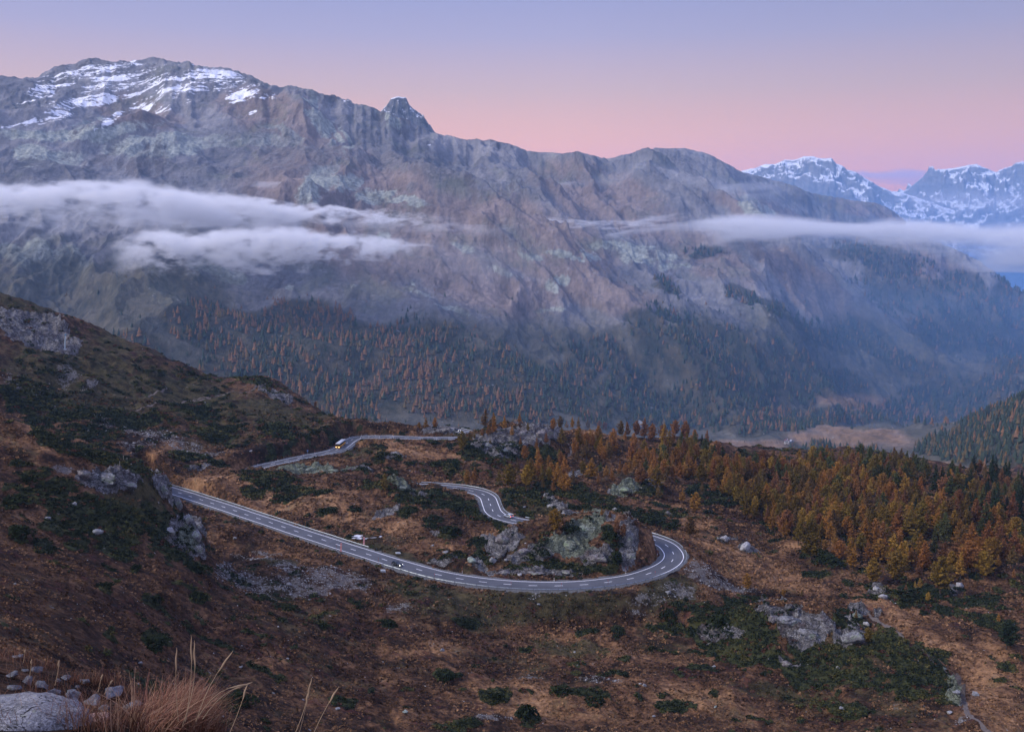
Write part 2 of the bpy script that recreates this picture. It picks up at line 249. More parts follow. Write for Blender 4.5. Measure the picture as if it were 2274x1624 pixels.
G1 = int(np.searchsorted(LND, math.log(1350)))          # rows of the near land end here; the mountain starts
nX, nY, nZ = GX[:G1 + 1], GY[:G1 + 1], GZ[:G1 + 1].copy()
nD = DR[:G1 + 1][:, None] * np.ones((1, NC))
nPX, nPY = project(nX, nY, nZ)
vis = (nD > 100)
wx = fbm(nX, nY, 18, 3, seed=61); wy = fbm(nX, nY, 18, 3, seed=71)
wsc = np.clip(nD / 350, .3, 2) ** -1
qx, qy = nPX + wx * 16 * wsc, nPY + wy * 7 * wsc            # ragged patch outlines
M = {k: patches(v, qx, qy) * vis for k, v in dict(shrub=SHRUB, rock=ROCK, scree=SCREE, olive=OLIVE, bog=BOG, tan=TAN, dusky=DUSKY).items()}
soft_ = {k: patches(v, qx, qy, .95) * vis for k, v in dict(shrub=SHRUB, olive=OLIVE, tan=TAN, bog=BOG).items()}
for k in ('olive', 'tan', 'bog'): M[k] = soft_[k]
fA, fB, fC = fbm(nX, nY, 15, 3, .55, seed=101), fbm(nX, nY, 4.6, 3, .6, seed=102), fbm(nX, nY, 48, 3, seed=103)
SH = sstep(.40, .56, np.maximum(soft_['shrub'], M['shrub'] * .95) * 1.02 + fA * .50 + fB * .44)
SH *= sstep(.02, .25, soft_['shrub'])
few = sstep(.66, .78, fbm(nX, nY, 7.5, 3, .6, seed=104) + .45 * fC - M['tan'] * .30 - .35 * patches([(1180,1350,360,60,0)], nPX, nPY) + .22 * sstep(430, 560, nD) * (nX < -20) + .15 * (nX > 120) * (nD > 330))
SH = np.maximum(SH, few * (nD > 165))
RKK = sstep(.42, .54, M['rock'] * 1.05 + fA * .30 + fB * .36) * sstep(.02, .2, M['rock'])
SH *= 1 - RKK * sstep(-.1, .25, fB + .1)
M['shrub'], M['rock'] = SH, RKK
M['tone'] = fC
for k, arr in M.items(): M[k] = arr.astype(np.float32)

# relief
f1 = np.clip(nD / 260, 0.02, 1.6)
rel = fbm(nX, nY, 70, 2, seed=11) * 1.6 * f1 + fbm(nX, nY, 24, 3, seed=12) * 1.35 * f1 + fbm(nX, nY, 8, 3, seed=13) * 0.85 * np.clip(f1, 0, 1) + fbm(nX, nY, 2.2, 3, seed=14) * 0.2
bogn = np.abs(fbm(nX, nY, 7, 3, seed=15))
rel -= M['bog'] * 0.5 * (1 - np.clip(bogn * 5, 0, 1))
rel += M['bog'] * 0.25 * fbm(nX, nY, 3, 2, seed=18)
rk = M['rock']
rel += rk * (ridged(nX, nY, 20, 4, seed=21) * 2.3 + ridged(nX + nY * 0.5, nY, 6.5, 4, .6, seed=22) * 1.5 + 0.8)
# strata: steps in the bedrock
zz = nZ + rel
st = 1.7; fr = zz / st + fbm(nX, nY, 15, 2, seed=25) * 1.2; fz = fr - np.floor(fr)
rel += rk * st * 0.5 * (sstep(0.25, 0.75, fz) - fz)
rel += M['scree'] * fbm(nX, nY, 1.6, 3, seed=23) * 0.22
rel += M['shrub'] * (0.25 + 0.35 * np.abs(fbm(nX, nY, 4, 3, seed=24)))
rel *= 1 - 0.75 * (1 - sstep(20, 60, nD))
# hillside: crests, gullies, terracettes and outcrops of the left hill
hill = sstep(520, 600, nD) * (1 - sstep(0.05, -0.12, -TH + -0.10)[None, :] * 0)
rel += hill * (nX < -60) * (ridged(nX, nY, 60, 4, seed=31) * 2.2 + fbm(nX, nY, 14, 3, seed=32) * 0.9)
rel += sstep(150, 400, nX) * sstep(330, 500, nD) * fbm(nX, nY, 60, 3, seed=33) * 4.0
nZ += rel

# road beds: the land is levelled to the carriageway and graded back
gravel = np.zeros_like(nZ, dtype=np.float32)
HALF_A = 4.1
for line, z, half in ((RA, ZA, HALF_A), (RC, ZC, 3.9)):
    d, k = dist_to(line, nX, nY, 26)
    bank = np.where(nZ > z, 3.2, 11.0)
    bank = np.where((line is RC) & (nZ > z), 6.0, bank)
    t = sstep(half + 1.3, half + 1.3 + bank, d)
    nZ = np.where(d < 26, (z - 0.10) + (nZ - (z - 0.10)) * t, nZ)
    gn = fbm(nX, nY, 5, 2, seed=41) * 0.8
    gravel = np.maximum(gravel, (1 - sstep(half + 1.1, half + 2.0, d + gn * .7)).astype(np.float32))
    for kk in ('rock', 'shrub', 'scree', 'bog'):
        M[kk] *= sstep(half + 1.6, half + 3.0, d).astype(np.float32)
# the valley side of the far road stands on a wall: the land drops below it
_w0 = on_level(690, 1012, ZC); _w1 = on_level(773, 984, ZC)
WA = int(np.hypot(*(RC - _w0).T).argmin()); WB = int(np.hypot(*(RC - _w1).T).argmin())
d, k = dist_to(RC, nX, nY, 26)
tt = np.gradient(RC, axis=0); tt /= np.linalg.norm(tt, axis=1)[:, None]
side = (nX - RC[k, 0]) * tt[k, 1] - (nY - RC[k, 1]) * tt[k, 0]
drop = (d < 26) & (side > 0) * (k > WA) * (k < WB)
wv = np.sin(np.clip((k - WA) / max(WB - WA, 1), 0, 1) * math.pi) ** .5
nZ = np.where(drop & (d > 5.6), np.minimum(nZ, ZC - 2.9 * wv * (1 - sstep(14, 26, d))), nZ)
# the land in front of the roads stays below the line of sight on to them
def below_sight(line, z, half, va, vb, slack):
    t_, n_ = np.gradient(line, axis=0), None
    t_ /= np.linalg.norm(t_, axis=1)[:, None]; e = line + np.stack([t_[:, 1], -t_[:, 0]], -1) * (half + 1.4)
    i0 = int(np.hypot(*(line - on_level(*va, z)).T).argmin()); i1 = int(np.hypot(*(line - on_level(*vb, z)).T).argmin()); e = e[i0:i1]
    th = np.arctan2(e[:, 0], e[:, 1]); De = np.hypot(e[:, 0], e[:, 1]); o = np.argsort(th); th, De = th[o], De[o]
    j = np.nonzero((TH > th[0]) & (TH < th[-1]))[0]; Dj = np.interp(TH[j], th, De); sj = (z - .35) / Dj
    rows = DR[:G1 + 1][:, None]; lim = (sj - slack)[None] * rows; sub = nZ[:, j]
    over = (rows < Dj[None]) & (rows > 60) & (sub > lim)
    sub[over] = lim[over]; nZ[:, j] = sub
below_sight(RA, ZA, HALF_A, (405, 1095.5), (1490, 1246), .0012)
below_sight(RC, ZC, 3.9, (566, 1040), (1012, 972), .0006)
below_sight(RH, ZH + 1, 4.2, (1625, 974.4), (1745, 993), .0045)
trail = np.zeros_like(gravel)

def make_grid(name, X, Y, Z, attrs):
    r, c = X.shape
    me = bpy.data.meshes.new(name)
    me.vertices.add(r * c)
    me.vertices.foreach_set('co', np.stack([X, Y, Z], -1).astype(np.float32).ravel())
    i = np.arange(r * c, dtype=np.int32).reshape(r, c)
    q = np.stack([i[:-1, :-1], i[:-1, 1:], i[1:, 1:], i[1:, :-1]], -1).reshape(-1, 4)
    nf = len(q)
    me.loops.add(nf * 4); me.polygons.add(nf)
    me.loops.foreach_set('vertex_index', q.ravel())
    me.polygons.foreach_set('loop_start', np.arange(0, nf * 4, 4, dtype=np.int32))
    me.polygons.foreach_set('use_smooth', np.ones(nf, bool))
    for k, v in attrs.items():
        a = me.attributes.new(k, 'FLOAT', 'POINT'); a.data.foreach_set('value', np.ascontiguousarray(v, dtype=np.float32).ravel())
    me.update(calc_edges=True)
    o = bpy.data.objects.new(name, me); COL.objects.link(o)
    return o

def first_hit(vx, vy, zoff=0.0):
    """the first point of the finished land met along a view direction"""
    th, s = ray(vx, vy)
    j = float(np.interp(th, TH, np.arange(NC))); j0 = int(min(j, NC - 2)); b = j - j0
    prof = (ALLZ[:, j0] * (1 - b) + ALLZ[:, j0 + 1] * b) / DR
    ok = np.nonzero(prof >= s)[0]; ok = ok[ok > FIRST_ROW]
    if not len(ok): return None
    i = ok[0]
    f = 0 if i == 0 else (s - prof[i - 1]) / max(prof[i] - prof[i - 1], 1e-9)
    D = DR[i - 1] + f * (DR[i] - DR[i - 1]) if i else DR[0]
    return Vector((D * math.sin(th), D * math.cos(th), float(land_z(D * math.sin(th), D * math.cos(th))) + zoff))
def land_z(x, y):
    x = np.asarray(x, float); y = np.asarray(y, float)
    th = np.arctan2(x, y); D = np.hypot(x, y)
    j = np.interp(th, TH, np.arange(NC)); i = np.interp(np.log(D), LND, np.arange(NR))
    i0 = np.clip(i.astype(int), 0, NR - 2); j0 = np.clip(j.astype(int), 0, NC - 2); a = i - i0; b = j - j0
    return ALLZ[i0, j0] * (1 - a) * (1 - b) + ALLZ[i0 + 1, j0] * a * (1 - b) + ALLZ[i0, j0 + 1] * (1 - a) * b + ALLZ[i0 + 1, j0 + 1] * a * b
def sample(arr, x, y):
    th = np.arctan2(x, y); D = np.hypot(x, y)
    j = np.clip(np.rint(np.interp(th, TH, np.arange(NC))).astype(int), 0, NC - 1); i = np.clip(np.rint(np.interp(np.log(D), LND, np.arange(NR))).astype(int), 0, arr.shape[0] - 1)
    return arr[i, j]

# ------------------------------------------------------------------ the far mountain
mX, mY = GX[G1:], GY[G1:]; mZ = GZ[G1:].copy(); mD = DR[G1:][:, None] * np.ones((1, NC))
mPX, mPY = project(mX, mY, mZ)
crest = np.ones_like(mZ)
slopeamp = sstep(1650, 2100, mD) * (1 - 0.5 * sstep(3300, 3700, mD)) * 1.35
lat = mX + 0.55 * (mY - 3000) * sstep(-900, 300, mX)
smooth_l = 1 - .55 * sstep(300, -400, mX) * sstep(2300, 2600, mD)
rm = ridged(lat + fbm(mX, mY, 500, 3, seed=55) * 120, mY * 0.45, 620, 5, 0.5, seed=51) * 74 + ridged(lat, mY * 0.4, 190, 4, 0.5, seed=52) * 19 * smooth_l + ridged(lat, mY * 0.6, 70, 4, 0.55, seed=53) * 6.5 * smooth_l + fbm(mX, mY, 26, 3, seed=54) * 2.2
# benches and knolls above the tree line on the left
rm += sstep(300, -500, mX) * sstep(2500, 2800, mD) * (fbm(mX, mY, 300, 4, seed=56) * 34)
mZ += rm * slopeamp * (1 - .40 * sstep(200, -500, mX) * sstep(2350, 2700, mD))
# the crests keep to their surveyed outlines
def fit_crest(pts_, d0, d1, reach, back):
    px = np.array(pts_, float); th, s = ray(px[:, 0], px[:, 1]); o = np.argsort(th); th, s, dd = th[o], s[o], px[o, 2]
    j = np.nonzero((TH > th[0]) & (TH < th[-1]))[0]; sd = np.interp(TH[j], th, s); Dc = np.interp(TH[j], th, dd)
    sub = mZ[:, j]; D = mD[:, j]; win = (D > d0 - 300) & (D < d1) & (D > Dc[None] - 750) & (D < Dc[None] + 450)
    act = np.where(win, sub / D, -9).max(0); dlt = sd - act
    dlt[1:-1] = dlt[1:-1] * .6 + .2 * (dlt[2:] + dlt[:-2])
    wgt = sstep(Dc[None] - reach, Dc[None] - 120, D) * (1 - sstep(Dc[None] + 150, Dc[None] + back, D))
    mZ[:, j] = sub + dlt[None] * D * wgt
fit_crest([(-60, 165, 3700), (0, 167, 3700)] + SKY, 3000, 4700, 900, 700)
fit_crest([(-60, 165, 3700), (0, 167, 3700)] + SKY, 3000, 4700, 500, 400)
fit_crest(SPUR, 3000, 3560, 500, 260)
mZ += fbm(mX, mY, 55, 4, .6, seed=57) * 3.2 * sstep(1700, 2500, mD) + ridged(mX, mY, 95, 4, .6, seed=58) * 7 * sstep(3100, 3400, mD) * sstep(300, -300, mX)
# the join with the near land stays shared
blend = sstep(1350, 1420, mD)
mZ[0] = nZ[-1]
mZ[1:] = mZ[1:]
mPX2, mPY2 = project(mX, mY, mZ)
SNOW = [(200,165,70,16,-20),(320,180,110,30,-10),(480,170,90,22,8),(180,225,130,22,-24),(130,180,90,22,-22),(90,210,60,14,-20),(60,255,70,14,-22),(150,240,80,16,-18),(250,170,90,24,-26),(230,215,100,22,-26),(340,195,80,34,-20),(420,190,70,34,-10),(490,185,60,26,-10),(540,205,50,20,-14),(330,240,60,12,0),(600,215,26,10,0),(240,270,60,8,-30),(560,250,14,5,-20),(770,225,24,6,50),(950,330,14,5,-40),(40,275,50,10,-20)]
TALUS = [(90,560,40,30,-30),(140,590,60,44,-30),(40,570,40,20,0),(170,600,36,40,0),(330,620,44,50,-30),(370,650,40,30,0),(520,610,40,22,0),(470,590,60,18,0),(230,640,60,8,0),(60,640,50,12,0),(740,400,70,34,0),(700,430,60,30,0),(830,430,50,24,0),(780,400,30,20,0),(900,450,70,8,10),(120,300,160,24,-6),(260,290,120,24,-8),(340,330,140,24,-4),(100,350,90,18,0),(440,310,90,24,0),(560,320,120,18,0),
 (1400,570,70,26,12),(1460,560,50,20,0),(1340,550,50,14,0),(1500,590,40,14,0),(1270,560,70,10,10),(1160,555,50,10,14),(1100,600,60,10,14),(860,540,30,40,-40),(1000,690,60,8,12),(950,650,40,7,30),(1240,620,30,14,0),(1210,640,14,20,0),(860,260,40,12,30),(640,300,60,14,20),(1220,690,40,6,0),(1680,460,50,20,20),(700,250,14,60,-24),(760,300,10,60,-30),(730,290,8,70,-28),(1030,545,12,20,-35),(640,640,16,8,30),(780,640,14,10,0)]
ROCKM = [(340,165,30,22,0),(470,140,90,10,5),(560,180,40,22,30),(190,145,50,14,0),(620,330,220,60,8),(430,380,200,30,4),(130,400,160,24,0),(160,470,180,40,0),(300,480,200,26,0),(700,480,120,22,0),(950,380,120,40,10),(1080,430,60,26,0),(900,430,30,16,0),(1000,360,50,20,0),(870,340,80,40,30),(1480,350,80,26,10),(1250,400,120,26,0),(1180,430,50,20,0),(1120,520,60,30,20),(260,560,60,30,0),(1550,440,60,24,30)]
WOOD = [(1560,930,140,24,6),(1390,870,60,56,25),(1290,800,60,36,20),(1440,910,90,40,10),(450,720,110,50,8),(560,760,160,80,8),(700,720,120,50,10),(620,830,190,80,6),(800,790,150,90,10),(940,780,140,70,12),(1000,860,160,80,6),(780,880,130,60,0),(1120,830,110,60,12),(1150,900,90,50,0),(1250,870,90,60,10),(1330,900,60,50,10),(1450,720,60,50,20),(1480,640,40,18,30),(1520,790,120,80,30),(1640,770,100,50,28),(1620,850,150,70,20),(1760,830,110,60,28),(1860,860,100,40,20),(1560,900,90,36,10),
 (1350,780,50,30,20),(1400,830,60,40,20),(1740,700,60,18,30),(1820,740,80,20,30),(1930,760,80,34,34),(2000,800,80,30,30),(2060,830,60,26,20),(2000,640,110,60,20),(2120,680,90,80,35),(2200,730,90,70,30),(2240,680,60,60,0),(2080,740,70,34,34),(2240,800,60,30,0),(1560,560,60,10,0),(1960,570,120,30,10),(300,770,80,40,20),(1650,660,60,14,20)]
WOODV = [(1700,935,60,26,-8),(1770,935,60,24,-6),(1900,920,80,24,-4),(1830,930,70,18,0),(1990,915,60,30,0),(2060,900,90,44,0),(2180,890,120,60,0),(2230,950,80,60,0),(2140,990,90,40,0),(2080,1000,60,16,0),(2220,1010,80,34,0),(1660,950,40,16,0),(1740,985,20,12,0),(1800,1000,50,16,0),(2240,860,60,30,0),(1890,1010,60,16,0)]
MEADOW = [(1930,972,110,18,4),(1800,975,60,14,4),(1890,890,90,18,0),(1900,965,120,14,6),(1860,985,110,18,4),(1700,985,60,12,0),(1950,960,50,10,0),(2100,1035,80,10,6),(1640,985,60,10,0)]
PINKG = [(800,480,320,160,20),(1150,520,260,90,20),(950,560,160,80,30),(1350,440,200,80,20),(1700,470,160,30,14),(1950,470,120,24,10),(1780,620,160,40,35),(1850,700,140,26,36),(1950,760,120,20,40),(1560,560,160,50,30),(1330,650,160,50,10),(1100,650,160,60,10),(620,260,160,60,20),(300,250,120,40,10),(2050,580,120,30,20)]
wx = fbm(mX, mY, 160, 3, seed=81) * 30; wy = fbm(mX, mY, 160, 3, seed=82) * 18
MM = {k: patches(v, mPX2 + wx * sc_, mPY2 + wy * sc_, 0.5) for k, v, sc_ in (('snow', SNOW, .5), ('talus', TALUS, 1), ('rock', ROCKM, 1), ('wood', WOOD + WOODV, 1), ('meadow', MEADOW, .5), ('pink', PINKG, 1))}
MM['low'] = np.maximum(sstep(620, 810, mPY2 + wy), sstep(500, 650, mPY2 + wy) * sstep(760, 320, mPX2 + wx) * .85) * (1 - MM['meadow'])

ALLZ = np.vstack([nZ[:-1], mZ])
FIRST_ROW = 0
for tr in TRAIL:
    P3 = [p for p in (first_hit(*t) for t in tr) if p is not None]
    if len(P3) < 2: continue
    L = spline(np.array([(p.x, p.y) for p in P3]), 0.8)
    wdt = 1.0
    d, _ = dist_to(L, nX, nY, 6)
    trail = np.maximum(trail, 1 - sstep(0.35, 1.1, d + fbm(nX, nY, 3, 2, seed=44) * 0.5)).astype(np.float32)
M['gravel'] = gravel; M['trail'] = trail * (1 - gravel)
M['lichen'] = patches([(1265,1195,90,40,0),(1310,1165,40,30,0),(1390,1085,40,16,0),(890,1082,50,10,0),(690,1040,120,8,0),(420,1200,30,30,0),(2110,1530,30,40,0)], nPX, nPY)
# ------------------------------------------------------------------ node helper
class NB:
    def __init__(self, name, rough=0.9, spec=0.2):
        self.m = bpy.data.materials.new(name); self.m.use_nodes = True
        self.t = self.m.node_tree; self.N = self.t.nodes; self.L = self.t.links
        self.b = self.N['Principled BSDF']; self.b.inputs['Roughness'].default_value = rough
        self.b.inputs['Specular IOR Level'].default_value = spec
        self._co = None
    def put(self, sock, v):
        if hasattr(v, 'is_linked') or hasattr(v, 'links'): self.L.new(v, sock)
        else:
            if isinstance(v, (tuple, list)) and len(v) == 3 and sock.type == 'RGBA': v = (*v, 1)
            sock.default_value = v
    def co(self):
        if self._co is None: self._co = self.N.new('ShaderNodeTexCoord').outputs['Object']
        return self._co
    def attr(self, k):
        n = self.N.new('ShaderNodeAttribute'); n.attribute_name = k; return n.outputs['Fac']
    def attrc(self, k):
        n = self.N.new('ShaderNodeAttribute'); n.attribute_name = k; return n.outputs['Color']
    def scaled(self, s, vec=None):
        n = self.N.new('ShaderNodeVectorMath'); n.operation = 'MULTIPLY'; self.put(n.inputs[0], vec or self.co()); n.inputs[1].default_value = s; return n.outputs[0]
    def noise(self, lam, det=3, rough=0.55, vec=None, dist=0.0):
        n = self.N.new('ShaderNodeTexNoise'); self.put(n.inputs['Vector'], vec or self.co()); n.inputs['Scale'].default_value = 1 / lam
        n.inputs['Detail'].default_value = det; n.inputs['Roughness'].default_value = rough; n.inputs['Distortion'].default_value = dist; return n.outputs['Fac']
    def voro(self, lam, feat='F1', vec=None, rnd=1.0, out=0):
        n = self.N.new('ShaderNodeTexVoronoi'); n.feature = feat; self.put(n.inputs['Vector'], vec or self.co()); n.inputs['Scale'].default_value = 1 / lam
        n.inputs['Randomness'].default_value = rnd; return n.outputs[out]
    def math(self, op, a, b=0.0, c=0.0, clamp=False):
        n = self.N.new('ShaderNodeMath'); n.operation = op; n.use_clamp = clamp
        self.put(n.inputs[0], a); self.put(n.inputs[1], b); self.put(n.inputs[2], c); return n.outputs[0]
    def step(self, x, lo, hi):
        n = self.N.new('ShaderNodeMapRange'); n.interpolation_type = 'SMOOTHSTEP'; self.put(n.inputs['Value'], x)
        self.put(n.inputs['From Min'], lo); self.put(n.inputs['From Max'], hi); return n.outputs['Result']
    def mix(self, f, a, b, mode='MIX'):
        n = self.N.new('ShaderNodeMix'); n.data_type = 'RGBA'; n.blend_type = mode
        self.put(n.inputs[0], f); self.put(n.inputs[6], a); self.put(n.inputs[7], b); return n.outputs[2]
    def ramp(self, f, stops):
        n = self.N.new('ShaderNodeValToRGB'); e = n.color_ramp.elements
        while len(e) < len(stops): e.new(0.5)
        for k, (p, c) in enumerate(stops): e[k].position = p; e[k].color = (*c, 1)
        self.put(n.inputs[0], f); return n.outputs[0]
    def bump(self, h, dist, strength=1.0):
        n = self.N.new('ShaderNodeBump'); n.inputs['Distance'].default_value = dist; n.inputs['Strength'].default_value = strength
        self.put(n.inputs['Height'], h); self.L.new(n.outputs[0], self.b.inputs['Normal'])
    def base(self, c): self.put(self.b.inputs['Base Color'], c)
    def sepz(self, vec=None):
        n = self.N.new('ShaderNodeSeparateXYZ'); self.put(n.inputs[0], vec or self.co()); return n.outputs
    def geo(self, k):
        return self.N.new('ShaderNodeNewGeometry').outputs[k]

def ground_material():
    g = NB('alpine_ground', 0.95, 0.12)
    n60, n14, n4, n1 = g.noise(60, 3), g.noise(14, 4, 0.62), g.noise(4.2, 4, 0.66), g.noise(1.3, 4, 0.7)
    nf = g.noise(0.45, 3, 0.7)
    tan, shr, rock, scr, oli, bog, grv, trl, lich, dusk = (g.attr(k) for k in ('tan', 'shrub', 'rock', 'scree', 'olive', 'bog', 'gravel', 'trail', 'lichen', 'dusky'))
    ce = lambda x, k: g.math('MULTIPLY', g.math('SUBTRACT', x, .5), k)
    v = g.math('ADD', g.math('ADD', .5, ce(n60, .55)), g.math('ADD', ce(n14, .95), g.math('ADD', ce(n4, .95), ce(n1, .55))))
    c = g.ramp(g.math('ADD', g.math('SUBTRACT', v, .09), g.math('MULTIPLY', tan, .34)), [(0.24, (.018, .010, .006)), (0.41, (.056, .029, .016)), (0.57, (.140, .072, .036)), (0.78, (.275, .150, .072)), (1, (.38, .22, .115))])
    olc = g.mix(g.step(n4, .32, .68), (.022, .020, .010), (.072, .062, .028))
    c = g.mix(g.math('MULTIPLY', g.step(g.math('ADD', oli, g.math('ADD', ce(n14, 1.3), ce(n4, 1.0))), .22, .75), .88), c, olc)
    c = g.mix(g.math('MULTIPLY', g.step(g.math('ADD', g.noise(34, 4, .65), ce(n4, .3)), .54, .66), .62), c, olc)
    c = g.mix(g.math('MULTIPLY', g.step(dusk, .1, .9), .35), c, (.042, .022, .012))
    bg = g.step(g.math('ADD', g.math('MULTIPLY', bog, .7), g.math('ADD', ce(g.noise(7, 4, .72, g.scaled((1, 1.5, 1))), 2.0), ce(n1, .6))), .42, .80)
    c = g.mix(g.math('MULTIPLY', bg, .9), c, g.mix(g.step(n1, .38, .62), (.016, .010, .008), (.062, .026, .016)))
    # reddish heath
    hz = g.step(g.math('ADD', g.noise(11, 5, .75), ce(n1, .25)), .56, .66)
    c = g.mix(g.math('MULTIPLY', hz, .7), c, g.mix(g.step(n1, .4, .6), (.026, .012, .010), (.075, .026, .022)))
    # tussocks and bare dark gaps between them
    c = g.mix(1.0, c, g.ramp(g.math('ADD', g.math('MULTIPLY', n1, .55), g.math('MULTIPLY', nf, .45)), [(.28, (.25, .24, .23)), (.45, (.85, .85, .85)), (.58, (1.2, 1.18, 1.15)), (.74, (1.7, 1.66, 1.6))]), 'MULTIPLY')
    # dwarf shrubs
    shm = g.step(g.math('ADD', shr, g.math('ADD', ce(n1, 1.0), ce(n4, .5))), .40, .62)
    shc = g.mix(g.step(n1, .36, .64), (.010, .013, .006), (.045, .050, .018)); shc = g.mix(g.math('MULTIPLY', g.step(n14, .5, .65), .6), shc, g.mix(n1, (.028, .030, .010), (.085, .078, .026)))
    c = g.mix(shm, c, shc)
    # scree: separate stones with dark gaps
    vs, vc = g.voro(.6), g.voro(.6, out=1)
    sv = g.N.new('ShaderNodeSeparateColor'); g.L.new(vc, sv.inputs[0])
    stone = g.mix(sv.outputs[0], (.085, .08, .076), (.27, .262, .25))
    stone = g.mix(g.step(vs, .40, .62), stone, (.085, .07, .06)); stone = g.mix(g.math('MULTIPLY', g.step(n4, .42, .62), .75), stone, g.mix(nf, (.12, .11, .10), (.21, .20, .19)))
    scm = g.step(g.math('ADD', g.math('MULTIPLY', scr, .60), g.math('ADD', ce(n4, 1.9), g.math('ADD', ce(n14, .8), ce(g.noise(1.3, 3, .7), 1.8)))), .44, .74)
    c = g.mix(g.math('MULTIPLY', scm, .85), c, stone)
    # single pale stones everywhere
    v2 = g.voro(2.6, out=1); s2 = g.N.new('ShaderNodeSeparateColor'); g.L.new(v2, s2.inputs[0])
    d2 = g.voro(2.6)
    st = g.math('MULTIPLY', g.step(s2.outputs[1], .89, .92), g.step(d2, g.math('MULTIPLY_ADD', s2.outputs[0], .16, .07), .04))
    st = g.math('MULTIPLY', st, g.step(g.noise(26, 4), .44, .56))
    c = g.mix(st, c, (.33, .32, .31))
    # bedrock: jointed slabs, lichen, dark seams
    rc = g.mix(g.step(n4, .36, .64), (.085, .078, .080), (.25, .24, .235))
    rc = g.mix(g.step(g.noise(2.2, 5, .72), .50, .64), rc, (.37, .36, .35))
    rc = g.mix(g.math('MULTIPLY', g.step(g.noise(6, 4, .7), .52, .62), .6), rc, (.13, .10, .10))
    rc = g.mix(g.math('MULTIPLY', g.step(g.math('ADD', lich, ce(n14, 1.4)), .35, .65), .75), rc, g.mix(g.step(n4, .35, .65), (.11, .135, .085), (.26, .30, .20)))
    cr = g.noise(3.4, 6, .74, g.scaled((1, 1, 2.6)), 1.4)
    crk = g.step(g.math('ABSOLUTE', g.math('SUBTRACT', cr, .5)), .026, .0)
    rc = g.mix(g.math('MULTIPLY', crk, .95), rc, (.014, .012, .011))
    jn = g.voro(3.2, 'DISTANCE_TO_EDGE', g.scaled((1, .8, 1.7)))
    rc = g.mix(g.math('MULTIPLY', g.step(g.math('ADD', jn, ce(n1, .12)), .05, .0), .8), rc, (.020, .018, .015))
    rc = g.mix(1.0, rc, g.ramp(nf, [(.32, (.5, .5, .5)), (.68, (1.4, 1.4, 1.4))]), 'MULTIPLY')
    rm = g.step(g.math('ADD', rock, g.math('ADD', ce(n4, .9), ce(n1, .7))), .42, .56)
    c = g.mix(rm, c, rc)
    c = g.mix(g.step(g.math('ADD', trl, ce(n1, .9)), .45, .8), c, g.mix(nf, (.10, .08, .07), (.185, .155, .135)))
    c = g.mix(g.step(g.math('ADD', grv, ce(n1, 1.0)), .4, .8), c, g.mix(nf, (.10, .10, .098), (.17, .17, .168)))
    g.base(c)
    h = g.math('ADD', g.math('MULTIPLY', n1, .8), g.math('ADD', g.math('MULTIPLY', nf, .35), g.math('MULTIPLY', shm, .5)))
    h = g.math('ADD', h, g.math('MULTIPLY', g.math('MULTIPLY', rm, cr), 2.2))
    h = g.math('SUBTRACT', h, g.math('MULTIPLY', scm, g.math('MULTIPLY', vs, .7)))
    g.bump(h, 1.1, 0.9)
    return g.m

